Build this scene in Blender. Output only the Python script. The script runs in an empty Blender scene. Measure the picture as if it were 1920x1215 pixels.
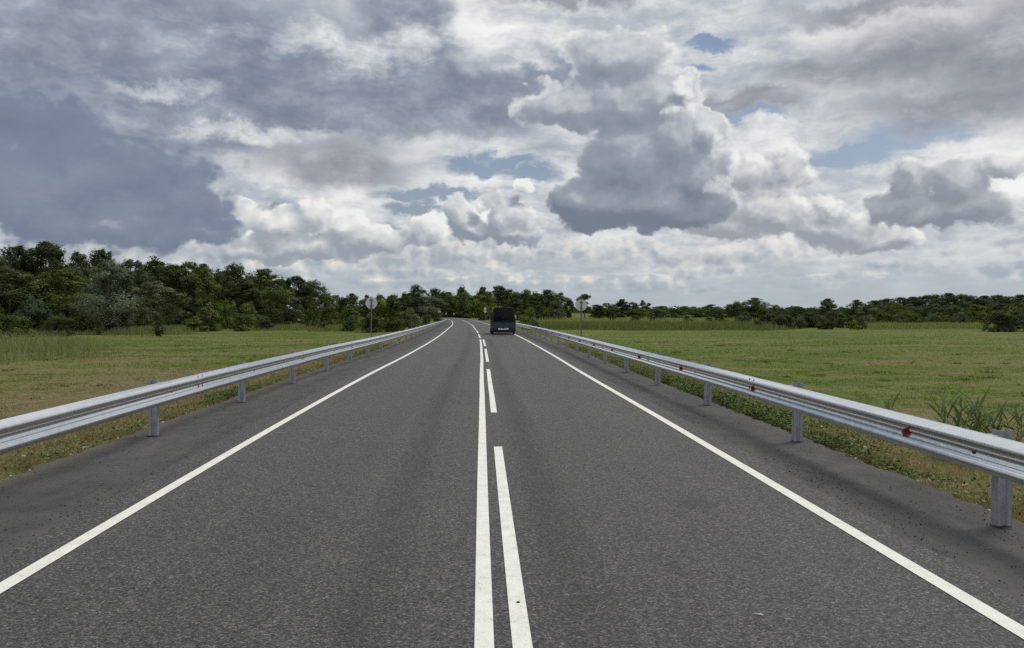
import bpy, bmesh, math, random
import numpy as np
from mathutils import Vector, Matrix, noise as mnoise

# ------------------------------------------------------------------ camera
FPX = 1442.0            # focal length in photograph pixels (photograph 1920 x 1215)
HOR = 578.0             # horizon row of the photograph
EYE = 1.78
scene = bpy.context.scene
COL = scene.collection
cam_data = bpy.data.cameras.new('camera')
cam = bpy.data.objects.new('camera', cam_data)
COL.objects.link(cam)
cam_data.sensor_width = 36.0
cam_data.lens = 36.0 * FPX / 1920.0
cam_data.clip_start = 0.1
cam_data.clip_end = 9000.0
cam.location = (0.0, 0.0, EYE)
cam.rotation_euler = (math.radians(90.0) - math.atan((607.5 - HOR) / FPX), 0.0, 0.0)
scene.camera = cam

# ------------------------------------------------------------------ exposure and renderer
scene.view_settings.view_transform = 'Standard'
scene.view_settings.look = 'None'
scene.view_settings.exposure = 0.0
scene.view_settings.gamma = 1.0
scene.view_settings.use_curve_mapping = False
scene.render.engine = 'CYCLES'
cy = scene.cycles
cy.max_bounces = 5
cy.diffuse_bounces = 2
cy.glossy_bounces = 2
cy.transmission_bounces = 4
cy.transparent_max_bounces = 8
cy.use_adaptive_sampling = True
cy.adaptive_threshold = 0.012
cy.adaptive_min_samples = 16
cy.use_denoising = False
try:
    cy.denoiser = 'OPENIMAGEDENOISE'
    cy.denoising_input_passes = 'RGB_ALBEDO_NORMAL'
    cy.denoising_prefilter = 'ACCURATE'
except Exception:
    pass
cy.caustics_reflective = False
cy.caustics_refractive = False
scene.render.filter_size = 1.1

SUN_AZ = math.radians(52.0)     # clockwise from the view direction (+Y) towards +X
SUN_EL = math.radians(56.0)

# ------------------------------------------------------------------ small node language
class S:
    """one socket of a node tree, with arithmetic"""
    def __init__(self, T, sock):
        self.T = T; self.s = sock
    def _m(self, op, *a, clamp=False):
        return self.T.math(op, self, *a, clamp=clamp)
    def __add__(self, o): return self._m('ADD', o)
    __radd__ = __add__
    def __sub__(self, o): return self._m('SUBTRACT', o)
    def __rsub__(self, o): return self.T.math('SUBTRACT', o, self)
    def __mul__(self, o): return self._m('MULTIPLY', o)
    __rmul__ = __mul__
    def __truediv__(self, o): return self._m('DIVIDE', o)
    def __rtruediv__(self, o): return self.T.math('DIVIDE', o, self)
    def max(self, o): return self._m('MAXIMUM', o)
    def min(self, o): return self._m('MINIMUM', o)
    def pow(self, o): return self._m('POWER', o)
    def abs(self): return self._m('ABSOLUTE')
    def clamp(self): return self._m('ADD', 0.0, clamp=True)

class Tree:
    def __init__(self, nt):
        self.nt = nt; self.n = nt.nodes; self.l = nt.links
    def new(self, t, **kw):
        nd = self.n.new(t)
        for k, v in kw.items(): setattr(nd, k, v)
        return nd
    def put(self, inp, v):
        if isinstance(v, S): self.l.new(v.s, inp)
        elif v is not None: inp.default_value = v
    def math(self, op, *a, clamp=False):
        nd = self.new('ShaderNodeMath', operation=op, use_clamp=clamp)
        for i, v in enumerate(a): self.put(nd.inputs[i], v)
        return S(self, nd.outputs[0])
    def vmath(self, op, *a, out=0):
        nd = self.new('ShaderNodeVectorMath', operation=op)
        for i, v in enumerate(a):
            if op == 'SCALE' and i == 1: self.put(nd.inputs['Scale'], v)
            else: self.put(nd.inputs[i], v)
        return S(self, nd.outputs[1 if op in ('LENGTH', 'DOT_PRODUCT', 'DISTANCE') else 0])
    def xyz(self, v):
        nd = self.new('ShaderNodeSeparateXYZ'); self.put(nd.inputs[0], v)
        return [S(self, o) for o in nd.outputs]
    def vec(self, x, y, z=0.0):
        nd = self.new('ShaderNodeCombineXYZ')
        for i, v in enumerate((x, y, z)): self.put(nd.inputs[i], v)
        return S(self, nd.outputs[0])
    def noise(self, v, scale=1.0, detail=4.0, rough=0.5, color=False, dist=0.0, dims='3D', kind='FBM', w=None):
        nd = self.new('ShaderNodeTexNoise', noise_dimensions=dims, noise_type=kind, normalize=True)
        self.put(nd.inputs['Vector'], v)
        nd.inputs['Scale'].default_value = scale; nd.inputs['Detail'].default_value = detail
        nd.inputs['Roughness'].default_value = rough; nd.inputs['Distortion'].default_value = dist
        return S(self, nd.outputs[1 if color else 0])
    def voronoi(self, v, scale=1.0, feature='F1', detail=0.0, rough=0.5, smooth=0.5, rnd=1.0, dims='3D', out=0):
        nd = self.new('ShaderNodeTexVoronoi', voronoi_dimensions=dims, feature=feature)
        self.put(nd.inputs['Vector'], v)
        nd.inputs['Scale'].default_value = scale
        nd.inputs['Detail'].default_value = detail; nd.inputs['Roughness'].default_value = rough
        if 'Smoothness' in nd.inputs and feature == 'SMOOTH_F1': nd.inputs['Smoothness'].default_value = smooth
        nd.inputs['Randomness'].default_value = rnd
        return S(self, nd.outputs[out])
    def smooth(self, x, a, b, lo=0.0, hi=1.0):
        nd = self.new('ShaderNodeMapRange', interpolation_type='SMOOTHSTEP', clamp=True)
        self.put(nd.inputs['Value'], x)
        for k, v in zip(('From Min', 'From Max', 'To Min', 'To Max'), (a, b, lo, hi)): self.put(nd.inputs[k], v)
        return S(self, nd.outputs[0])
    def lin(self, x, a, b, lo=0.0, hi=1.0):
        nd = self.new('ShaderNodeMapRange', clamp=True)
        self.put(nd.inputs['Value'], x)
        for k, v in zip(('From Min', 'From Max', 'To Min', 'To Max'), (a, b, lo, hi)): self.put(nd.inputs[k], v)
        return S(self, nd.outputs[0])
    def mix(self, f, a, b, blend='MIX'):
        nd = self.new('ShaderNodeMix', data_type='RGBA', blend_type=blend, clamp_factor=True)
        self.put(nd.inputs[0], f)
        for i, v in ((6, a), (7, b)):
            if isinstance(v, (tuple, list)) and len(v) == 3: v = (*v, 1.0)
            self.put(nd.inputs[i], v)
        return S(self, nd.outputs[2])
    def ramp(self, x, stops, interp='LINEAR'):
        nd = self.new('ShaderNodeValToRGB'); self.put(nd.inputs[0], x)
        cr = nd.color_ramp; cr.interpolation = interp
        while len(cr.elements) < len(stops): cr.elements.new(0.5)
        for e, (p, c) in zip(cr.elements, stops):
            e.position = p; e.color = (*c, 1.0) if len(c) == 3 else c
        return S(self, nd.outputs[0])

def srgb(r, g, b):
    f = lambda c: c / 12.92 if c <= 0.04045 else ((c + 0.055) / 1.055) ** 2.4
    return (f(r / 255.0), f(g / 255.0), f(b / 255.0))
# ------------------------------------------------------------------ sky: clear Nishita sky behind layers of cloud
# cloud places are directions (azimuth, elevation); the pattern folds every 90 degrees so the same kind of sky goes all the way round
def build_sky():
    world = bpy.data.worlds.new('World'); scene.world = world; world.use_nodes = True
    nt = world.node_tree; nt.nodes.clear(); T = Tree(nt)
    STR = 0.1
    tc = T.new('ShaderNodeTexCoord')
    D = T.vmath('NORMALIZE', S(T, tc.outputs['Generated']))
    x, y, z = T.xyz(D)
    az = T.math('ARCTAN2', x, y)
    el = T.math('ARCSINE', z)
    A = math.pi / 4
    azm = T.math('PINGPONG', az + A, 2 * A) - A           # folded azimuth, exact inside +-45 degrees
    U = azm * FPX
    V = el * FPX
    P = T.vec(U, V, 0.0)
    # flat-layer coordinates (a sheet of cloud seen in perspective)
    inv = 1.0 / (z.max(0.0) + 0.10)
    PL = T.vec(x * inv, y * inv, 0.0)

    def uv(px, py):
        a = math.atan((px - 960.0) / FPX)
        e = math.atan((HOR - py) / math.hypot(FPX, px - 960.0))
        return a * FPX, e * FPX

    def field(Pw, blobs):
        F = None
        for b in blobs:
            cx, cyy = uv(b[0], b[1])
            q = T.vmath('MULTIPLY', T.vmath('SUBTRACT', Pw, (cx, cyy, 0.0)), (1.0 / b[2], 1.0 / b[3], 0.0))
            f = 1.0 - T.vmath('LENGTH', q)
            if F is None: F = f
            else:
                nd = T.new('ShaderNodeMath', operation='SMOOTH_MAX'); T.put(nd.inputs[0], F); T.put(nd.inputs[1], f)
                nd.inputs[2].default_value = 0.12; F = S(T, nd.outputs[0])
        return F

    # shared warps: each noise is used by several layers
    nA = T.noise(T.vmath('MULTIPLY', P, (1 / 150., 1 / 120., 1)), 1.0, 6.0, 0.55, color=True, dims='2D')
    wA = T.vmath('SUBTRACT', nA, (0.5, 0.5, 0.5))
    nB = T.noise(T.vmath('MULTIPLY', T.vmath('ADD', P, (700., 300., 0)), (1 / 46., 1 / 40., 1)), 1.0, 6.0, 0.62, color=True, dims='2D')
    wB = T.vmath('SUBTRACT', nB, (0.5, 0.5, 0.5))
    def warp(a, b):
        return T.vmath('ADD', P, T.vmath('ADD', T.vmath('SCALE', wA, a), T.vmath('SCALE', wB, b)))
    Pw = warp(70., 30.)
    Ps = T.vmath('ADD', P, T.vmath('ADD', T.vmath('SCALE', wA, 85.), T.vmath('SCALE', wB, 34.)))
    dl = (9.0, 13.0, 0.0)                                   # towards the sun on the sky
    # cauliflower relief
    def puff(p, s, off=(0, 0, 0)):
        q = T.vmath('MULTIPLY', T.vmath('ADD', T.vmath('ADD', p, off), T.vmath('SCALE', wB, 16.)), (1. / s, 1. / (s * 0.85), 1))
        return 1.0 - T.voronoi(q, 1.0, 'F1', detail=2.0, rough=0.55, dims='2D')
    b0 = puff(P, 52.); b1 = puff(P, 52., dl)
    rel = b0 - b1                                           # > 0 where the relief faces the sun
    nfA = T.xyz(nA); nfB = T.xyz(nB)
    grain = (nfA[2] - 0.5) * 0.9 + (nfB[2] - 0.5) * 0.55

    fine = T.noise(T.vmath('MULTIPLY', T.vmath('ADD', P, T.vmath('SCALE', wA, 45.)), (1 / 130., 1 / 60., 1)), 1.0, 8.0, 0.64, dims='2D') - 0.5

    # --- clear sky
    sk = T.new('ShaderNodeTexSky', sky_type='NISHITA', sun_disc=False)
    sk.sun_elevation = SUN_EL; sk.sun_rotation = SUN_AZ
    sk.air_density = 1.2; sk.dust_density = 1.6; sk.ozone_density = 1.5
    col = T.mix(1.0, S(T, sk.outputs[0]), (SKY_K * 0.92, SKY_K * 0.94, SKY_K * 1.04), 'MULTIPLY')

    def C(r, g, b):
        c = srgb(r, g, b); return (c[0] / STR, c[1] / STR, c[2] / STR)

    # --- high thin veil with openings
    st = T.noise(T.vmath('MULTIPLY', T.vmath('ADD', P, T.vmath('SCALE', wA, 40.)), (1 / 330., 1 / 60., 1)), 1.0, 8.0, 0.64, dims='2D')
    sheet = T.noise(PL, 1.1, 6.0, 0.58, dims='2D')
    holes = field(T.vmath('ADD', P, T.vmath('ADD', T.vmath('SCALE', wA, 46.), T.vmath('SCALE', wB, 40.))), [
        (1590, 290, 105, 34), (1700, 250, 130, 26), (1340, 84, 56, 15), (1308, 132, 40, 10), (1400, 215, 110, 16), (930, 305, 110, 22),
        (840, 362, 130, 18), (770, 392, 60, 16), (160, 148, 60, 14), (512, 396, 44, 20), (724, 433, 44, 14),
        (1000, 325, 60, 24), (1600, 400, 60, 12)])
    thin = T.smooth(holes * 0.95 + (st - 0.5) * 2.4 + fine * 1.1, -0.06, 0.58)
    high = T.smooth(el, 0.42, 0.75)
    thin = thin * (1.0 - high) + high * T.smooth(sheet, 0.50, 0.62)
    vt = T.math('ADD', st * 0.55 + sheet * 0.45 + grain * 0.25 + fine * 0.70, 0.045, clamp=True)
    veil = T.ramp(vt, [(0.25, C(158, 167, 181)), (0.42, C(186, 192, 200)), (0.54, C(213, 216, 218)), (0.72, C(243, 244, 243))])
    col = T.mix((1.0 - thin * 0.93).clamp(), col, veil)

    # --- grey sheets (altocumulus, rain bases) of the upper sky
    g1 = field(Ps, [(150, 60, 420, 150), (470, 110, 330, 120), (760, 60, 120, 150), (780, 190, 320, 80), (330, 230, 260, 60), (560, 190, 280, 90), (1010, 150, 110, 60), (60, 210, 150, 80)])
    gl = field(Ps, [(550, 60, 110, 40), (690, 110, 60, 50), (775, 75, 62, 52), (960, 110, 70, 26), (300, 165, 120, 16), (500, 255, 150, 20), (880, 30, 60, 60)])
    glm = T.smooth(gl + grain * 0.6 + fine * 1.0, -0.20, 0.90)
    ga = T.smooth(g1 * 1.1 + (sheet - 0.5) * 0.5 + grain * 0.4 + fine * 0.7, -0.28, 0.45) * (1.0 - glm * 0.75)
    gc = T.ramp(T.math('ADD', vt * 0.55 + (1.0 - ga) * 0.40 + fine * 0.62 + grain * 0.26, 0.17, clamp=True), [(0.12, C(110, 120, 139)), (0.40, C(129, 138, 156)), (0.60, C(150, 158, 173)), (0.80, C(182, 188, 198)), (1.0, C(220, 223, 226))])
    col = T.mix(ga * 0.96, col, gc)
    g2 = field(Ps, [(1700, 110, 230, 75), (1880, 110, 190, 120), (1560, 140, 130, 40), (1800, 190, 220, 50), (1650, 15, 200, 26), (1090, 0, 200, 16), (1400, 195, 150, 26), (640, 310, 180, 50)])
    gb = T.smooth(g2 + (sheet - 0.5) * 0.4 + grain * 0.4 + fine * 1.2, -0.20, 0.66)
    gc2 = T.ramp(T.math('ADD', vt * 0.55 + (1.0 - gb) * 0.35 + fine * 1.0 + grain * 0.25, 0.12, clamp=True), [(0.15, C(134, 138, 149)), (0.45, C(152, 155, 164)), (0.7, C(176, 179, 185)), (1.0, C(208, 210, 212))])
    col = T.mix(gb * 0.9, col, gc2)
    # overhead sheet goes on above the picture
    go = T.smooth(sheet, 0.40, 0.60) * high
    col = T.mix(go * 0.8, col, T.ramp(sheet, [(0.38, C(255, 254, 250)), (0.62, C(206, 210, 216))]))

    # --- haze and rows of small far cumulus over the horizon
    hz = T.smooth(V, 150., 20.)
    col = T.mix(hz * 0.85, col, C(172, 181, 189))
    def row(colr, cv, h, sx, sy, off, dens, top, base):
        q = T.vec(U * (1. / sx) + off, V * (1. / sy) + off * 1.7, 0.0)
        qn = T.vmath('ADD', q, T.vmath('SCALE', wB, 0.5))
        v = T.voronoi(qn, 1.0, 'F1', detail=1.0, rough=0.5, dims='2D')
        big = T.noise(T.vec(U * (1. / (sx * 3.0)) + off * 3.1, off), 1.0, 3.0, 0.5, dims='2D')
        rel_v = (V - cv) * (1. / h)
        env = 1.0 - (rel_v * rel_v)
        f = env * 0.55 - v * 0.7 + (big - 0.5) * 1.5 + grain * 0.8 + fine * 0.7 + dens
        a = T.smooth(f, 0.0, 0.30)
        sh = T.math('ADD', T.smooth(f, 0.5, 0.0) * 0.35 + rel * 0.8 + rel_v * 0.30 + grain * 0.5 + fine * 0.4, 0.26, clamp=True)
        c = T.ramp(sh, [(0.0, base), (0.35, tuple((a_ + b_) / 2 for a_, b_ in zip(base, top))), (0.62, top), (1.0, C(236, 232, 222))])
        return T.mix(a * 0.74, colr, c)
    col = row(col, 44., 24., 230., 26., 1.3, 0.10, C(190, 197, 202), C(160, 171, 182))
    col = row(col, 68., 32., 220., 34., 3.3, 0.14, C(202, 207, 209), C(156, 168, 181))
    col = row(col, 98., 36., 200., 46., 7.9, 0.16, C(210, 211, 210), C(158, 167, 179))

    # --- towering cumulus, each a cluster of lobes
    def cumulus(colr, blobs, soft, rimw, dark, mid, light, basey, baseh, k_dir=0.8, k_rel=0.55, k_edge=0.35, bias=0.30, amp=0.28, opac=1.0, wp=None, k_gr=0.25, k_base=0.28, k_fine=0.4):
        W = wp or Pw
        F = field(W, blobs)
        G = field(T.vmath('ADD', W, (16.0, 24.0, 0.0)), blobs)
        Fd = F + (b0 - 0.62) * amp + grain * amp * 0.35
        a = T.smooth(Fd, 0.0, soft)
        lit = (F - G) * k_dir
        edge = T.smooth(Fd, rimw, 0.0)
        _, bv = uv(960, basey)
        down = T.smooth(V, bv + baseh, bv)
        sh = T.math('ADD', lit + rel * k_rel * (0.35 + edge * 0.9) + edge * k_edge + grain * k_gr + fine * k_fine - down * k_base, bias, clamp=True)
        c = T.ramp(sh, [(0.0, dark), (0.38, mid), (0.68, light), (1.0, C(240, 240, 238))])
        return T.mix(a * opac, colr, c)
    # lit rows at middle distance
    col = cumulus(col, [(440, 405, 70, 44), (520, 425, 80, 40), (590, 405, 48, 50), (650, 430, 70, 38), (700, 455, 110, 34), (560, 460, 170, 34), (800, 440, 44, 36), (470, 470, 120, 24)],
                  0.18, 0.6, C(150, 157, 168), C(180, 185, 192), C(212, 213, 212), 482, 70, bias=0.34, opac=0.93, k_rel=0.7)
    col = cumulus(col, [(855, 405, 40, 46), (880, 430, 60, 34), (945, 410, 48, 54), (960, 440, 60, 28), (905, 385, 20, 20), (978, 352, 20, 18)],
                  0.20, 0.4, C(134, 142, 157), C(162, 168, 179), C(204, 207, 210), 458, 70, bias=0.27, k_edge=0.28, opac=0.92)
    col = cumulus(col, [(1400, 330, 90, 62), (1470, 320, 64, 60), (1440, 400, 120, 60), (1530, 420, 90, 46), (1600, 430, 80, 46), (1380, 430, 130, 44), (1560, 380, 44, 30), (1660, 450, 70, 30)],
                  0.24, 0.55, C(150, 155, 164), C(177, 181, 188), C(212, 214, 214), 470, 90, bias=0.33, k_rel=0.9, opac=0.93)
    col = cumulus(col, [(1712, 345, 46, 48), (1690, 390, 60, 40), (1785, 345, 54, 52), (1800, 395, 90, 42), (1875, 308, 44, 28), (1740, 405, 100, 32)],
                  0.26, 0.42, C(132, 139, 151), C(158, 164, 173), C(198, 202, 206), 432, 100, bias=0.32, k_edge=0.22, k_dir=0.6, k_rel=0.55, k_base=0.22, opac=0.92)
    # the tall grey one
    Pt = warp(46., 30.)
    col = cumulus(col, [(1130, 385, 130, 66), (1245, 388, 165, 64), (1075, 372, 70, 54), (1185, 290, 140, 100), (1270, 265, 100, 96), (1165, 190, 165, 84), (1240, 185, 96, 66),
                        (1075, 195, 130, 58), (1150, 110, 130, 62), (1310, 335, 78, 78), (1285, 165, 36, 36), (1320, 240, 48, 44)],
                  0.14, 0.30, C(116, 125, 141), C(150, 157, 169), C(206, 210, 214), 450, 230, k_dir=0.55, k_rel=0.36, k_edge=0.34, bias=0.40, opac=0.97, k_gr=0.24, k_base=0.33, k_fine=0.22, wp=Pt, amp=0.30)
    col = cumulus(col, [(1282, 165, 34, 34), (1300, 200, 40, 44), (1262, 215, 44, 26), (1335, 270, 30, 40), (1352, 350, 44, 36)],
                  0.70, 0.8, C(176, 182, 190), C(208, 212, 215), C(236, 238, 238), 300, 40, k_dir=0.5, k_rel=0.8, k_edge=0.1, bias=0.40, opac=0.85, amp=0.6)
    # the dark rain tower at the side
    col = cumulus(col, [(150, 340, 330, 140), (40, 270, 220, 130), (320, 370, 125, 96), (200, 420, 270, 58), (395, 430, 76, 38), (345, 325, 60, 50)],
                  0.28, 0.40, C(112, 123, 145), C(124, 135, 156), C(166, 174, 187), 470, 60, k_dir=0.45, k_rel=0.2, k_edge=0.30, bias=0.23, amp=0.30, opac=0.94, k_gr=0.5, k_base=0.10, k_fine=0.6)

    bg = T.new('ShaderNodeBackground'); T.put(bg.inputs['Color'], col); bg.inputs['Strength'].default_value = STR
    out = T.new('ShaderNodeOutputWorld'); T.l.new(bg.outputs[0], out.inputs['Surface'])
    try:
        world.cycles.sampling_method = 'NONE'
    except Exception:
        pass
SKY_K = 0.68
build_sky()

# ------------------------------------------------------------------ sun, veiled by thin cloud
sun_data = bpy.data.lights.new('sun', 'SUN')
sun = bpy.data.objects.new('sun', sun_data); COL.objects.link(sun)
sun_data.energy = 1.9
sun_data.angle = math.radians(24.0)
sun_data.color = (1.0, 0.955, 0.88)
sd = Vector((math.sin(SUN_AZ) * math.cos(SUN_EL), math.cos(SUN_AZ) * math.cos(SUN_EL), math.sin(SUN_EL)))
sun.rotation_euler = sd.to_track_quat('Z', 'Y').to_euler()
sun.location = (30.0, 20.0, 60.0)
# ------------------------------------------------------------------ helpers
RNG = np.random.default_rng(7)
random.seed(7)

def link(o, parent=None):
    COL.objects.link(o)
    if parent is not None: o.parent = parent
    return o

def tag(o, label=None, cat=None, group=None, kind=None):
    if label: o['label'] = label
    if cat: o['category'] = cat
    if group: o['group'] = group
    if kind: o['kind'] = kind
    return o

def empty(name, loc=(0, 0, 0), rz=0.0):
    o = bpy.data.objects.new(name, None); o.location = loc; o.rotation_euler = (0, 0, rz)
    o.empty_display_size = 0.2
    return link(o)

def mesh_np(name, verts, faces, smooth=False):
    """verts (n,3), faces (m,3) or (m,4) arrays"""
    me = bpy.data.meshes.new(name)
    verts = np.asarray(verts, dtype=np.float32); faces = np.asarray(faces, dtype=np.int32)
    k = faces.shape[1]; m = len(faces)
    me.vertices.add(len(verts)); me.vertices.foreach_set('co', verts.ravel())
    me.loops.add(m * k); me.loops.foreach_set('vertex_index', faces.ravel())
    me.polygons.add(m)
    me.polygons.foreach_set('loop_start', np.arange(0, m * k, k, dtype=np.int32))
    if smooth: me.polygons.foreach_set('use_smooth', np.ones(m, dtype=bool))
    me.update(calc_edges=True)
    return me

def obj_mesh(name, me, mat=None, parent=None):
    if mat is not None and len(me.materials) == 0: me.materials.append(mat)
    return link(bpy.data.objects.new(name, me), parent)

def bm_obj(name, bm, mat=None, parent=None, smooth=False):
    me = bpy.data.meshes.new(name); bm.normal_update(); bm.to_mesh(me); bm.free()
    if smooth:
        for p in me.polygons: p.use_smooth = True
    return obj_mesh(name, me, mat, parent)

def bm_box(bm, lo, hi, bevel=0.0):
    vs = [bm.verts.new((x, y, z)) for x in (lo[0], hi[0]) for y in (lo[1], hi[1]) for z in (lo[2], hi[2])]
    q = [(0, 1, 3, 2), (4, 6, 7, 5), (0, 4, 5, 1), (2, 3, 7, 6), (0, 2, 6, 4), (1, 5, 7, 3)]
    fs = [bm.faces.new([vs[i] for i in f]) for f in q]
    if bevel > 0:
        es = list({e for f in fs for e in f.edges})
        bmesh.ops.bevel(bm, geom=es, offset=bevel, segments=2, affect='EDGES', profile=0.6)

def bm_cyl(bm, p0, p1, r, n=12, r2=None, caps=True):
    p0 = Vector(p0); p1 = Vector(p1); ax = (p1 - p0).normalized()
    a = ax.orthogonal().normalized(); b = ax.cross(a)
    r2 = r if r2 is None else r2
    A = [bm.verts.new(p0 + (a * math.cos(t) + b * math.sin(t)) * r) for t in [2 * math.pi * i / n for i in range(n)]]
    B = [bm.verts.new(p1 + (a * math.cos(t) + b * math.sin(t)) * r2) for t in [2 * math.pi * i / n for i in range(n)]]
    for i in range(n): bm.faces.new((A[i], A[(i + 1) % n], B[(i + 1) % n], B[i]))
    if caps: bm.faces.new(A[::-1]); bm.faces.new(B)

def new_mat(name):
    m = bpy.data.materials.new(name); m.use_nodes = True
    m.node_tree.nodes.clear()
    return m, Tree(m.node_tree)

def finish(T, base, rough=0.8, metallic=0.0, spec=0.3, bump=None, bump_d=0.01, bump_s=1.0, extra=None):
    p = T.new('ShaderNodeBsdfPrincipled')
    if isinstance(base, tuple): base = (*base, 1.0)
    T.put(p.inputs['Base Color'], base); T.put(p.inputs['Roughness'], rough); T.put(p.inputs['Metallic'], metallic)
    p.inputs['Specular IOR Level'].default_value = spec
    if bump is not None:
        b = T.new('ShaderNodeBump'); b.inputs['Distance'].default_value = bump_d; b.inputs['Strength'].default_value = bump_s
        T.put(b.inputs['Height'], bump); T.l.new(b.outputs[0], p.inputs['Normal'])
    for k, v in (extra or {}).items(): T.put(p.inputs[k], v)
    o = T.new('ShaderNodeOutputMaterial'); T.l.new(p.outputs[0], o.inputs['Surface'])
    return p

def simple_mat(name, color, rough=0.6, metallic=0.0, spec=0.4, var=0.15, scale=8.0):
    m, T = new_mat(name)
    tc = T.new('ShaderNodeTexCoord'); c = S(T, tc.outputs['Object'])
    n = T.noise(c, scale, 4.0, 0.6)
    lo = tuple(v * (1 - var) for v in color); hi = tuple(min(1.0, v * (1 + var)) for v in color)
    finish(T, T.mix(n, lo, hi), rough, metallic, spec)
    return m

# ------------------------------------------------------------------ the line of the road
PATH = np.array([(-40, 2.05, 0.05), (-20, 1.02, 0.02), (0, 0.0, 0.0), (11.6, -0.56, 0.0), (21, -0.96, -0.06), (30.5, -1.28, -0.14), (38.6, -1.60, -0.20), (53.4, -2.28, -0.30),
                 (71, -3.25, -0.42), (92, -4.55, -0.60), (113, -5.85, -0.78), (157, -9.1, -1.12), (200, -12.9, -1.35), (234, -16.6, -1.50), (262, -21.5, -1.58), (290, -29.5, -1.62),
                 (320, -42, -1.65), (350, -60, -1.66), (380, -84, -1.66)], dtype=float)
def _hermite(xs, ys):
    m = np.gradient(ys, xs)
    def f(x):
        x = np.asarray(x, dtype=float)
        i = np.clip(np.searchsorted(xs, x) - 1, 0, len(xs) - 2)
        h = xs[i + 1] - xs[i]; t = np.clip((x - xs[i]) / h, 0.0, 1.0)
        t2 = t * t; t3 = t2 * t
        return (2 * t3 - 3 * t2 + 1) * ys[i] + (t3 - 2 * t2 + t) * h * m[i] + (-2 * t3 + 3 * t2) * ys[i + 1] + (t3 - t2) * h * m[i + 1]
    return f
road_x = _hermite(PATH[:, 0], PATH[:, 1])
road_z = _hermite(PATH[:, 0], PATH[:, 2])
def road_frame(y):
    """centre point, unit tangent and unit normal (to the right) at station y"""
    y = np.asarray(y, dtype=float); e = 0.5
    dx = (road_x(y + e) - road_x(y - e)) / (2 * e)
    L = np.sqrt(1 + dx * dx)
    return road_x(y), road_z(y), dx / L, 1 / L
def road_pt(y, off, dz=0.0):
    cx, cz, tx, ty = road_frame(y)
    return np.stack([cx + ty * off, np.asarray(y, float) - tx * off, cz + dz + np.zeros_like(cx)], -1)
def road_rz(y):
    _, _, tx, ty = road_frame(y)
    return math.atan2(-float(tx), float(ty))

EDGE_R, EDGE_L = 4.52, -4.88
def sstep(a, b, x):
    t = np.clip((x - a) / (b - a), 0, 1); return t * t * (3 - 2 * t)
def field_z(y):
    return np.interp(y, [-40, 60, 120, 250, 420, 3000], [-1.2, -1.22, -1.45, -2.05, -2.2, -2.6])
def vnoise(x, y, f, seed=0.0):
    """cheap smooth value noise from sines"""
    x = np.asarray(x) * f; y = np.asarray(y) * f
    return (np.sin(x * 1.3 + seed) * np.cos(y * 1.7 - seed * 1.3) + 0.5 * np.sin(x * 2.9 - y * 2.3 + seed * 2.1) + 0.35 * np.sin(x * 5.3 + y * 4.1 + seed * 0.7)) / 1.85
def ground_z(x, y):
    x = np.asarray(x, float); y = np.asarray(y, float)
    yc = np.clip(y, -40, 380)
    d = x - road_x(yc)
    side = np.where(d >= 0, d - EDGE_R, -d + EDGE_L)      # metres beyond the tarmac edge
    rz = road_z(yc) * np.where(y > 380, 1.0, 1.0)
    f = field_z(y) + 0.09 * vnoise(x, y, 0.11, 1.0) + 0.05 * vnoise(x, y, 0.5, 2.0)
    verge = rz - 0.045 - 0.05 * np.clip(side, 0, 2)
    t = sstep(0.5, 8.5, side)
    return np.where(side < 0, rz - 0.05, verge * (1 - t) + f * t)

# ------------------------------------------------------------------ materials of the ground
def grass_colour(T):
    """meadow colour by place: green sward, dry patches, straw verge beside the road"""
    g = T.new('ShaderNodeNewGeometry'); pos = S(T, g.outputs['Position'])
    px, py, pz = T.xyz(pos)
    flat = T.vec(px, py, 0.0)
    big = T.noise(T.vmath('MULTIPLY', flat, (0.05, 0.075, 1)), 1.0, 5.0, 0.62)
    mid = T.noise(T.vmath('MULTIPLY', flat, (0.16, 0.30, 1)), 1.0, 5.0, 0.62)
    fine = T.noise(flat, 1.7, 7.0, 0.72)
    d = px + py * 0.052                                    # about the distance from the road's middle
    ad = d.abs()
    near_l = T.smooth(d, -20.0, -9.0) * T.smooth(py, 48.0, 16.0) * T.smooth(d, 0.0, -4.0)
    near_r = T.smooth(d, 19.0, 11.0) * T.smooth(py, 30.0, 17.0) * T.smooth(d, 5.0, 8.0)
    verge = T.smooth(ad, 6.2, 5.0)
    dry = T.smooth(mid * 0.85 + big * 0.75 + fine * 0.55 - 0.195 + near_l * 0.48 + near_r * 0.26 + verge * 0.26 - T.smooth(py, 30.0, 75.0) * 0.05 - T.smooth(d, 8.0, 16.0) * 0.05, 0.76, 1.04)
    green = T.ramp(fine * 0.45 + mid * 0.40 + big * 0.35 - 0.10, [(0.34, (0.048, 0.072, 0.012)), (0.45, (0.083, 0.120, 0.018)), (0.54, (0.116, 0.154, 0.027)), (0.66, (0.185, 0.205, 0.058))])
    straw = T.ramp(fine, [(0.25, (0.105, 0.088, 0.040)), (0.5, (0.175, 0.145, 0.072)), (0.8, (0.245, 0.205, 0.11))])
    return T.mix(dry, green, straw), fine, pos

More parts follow.
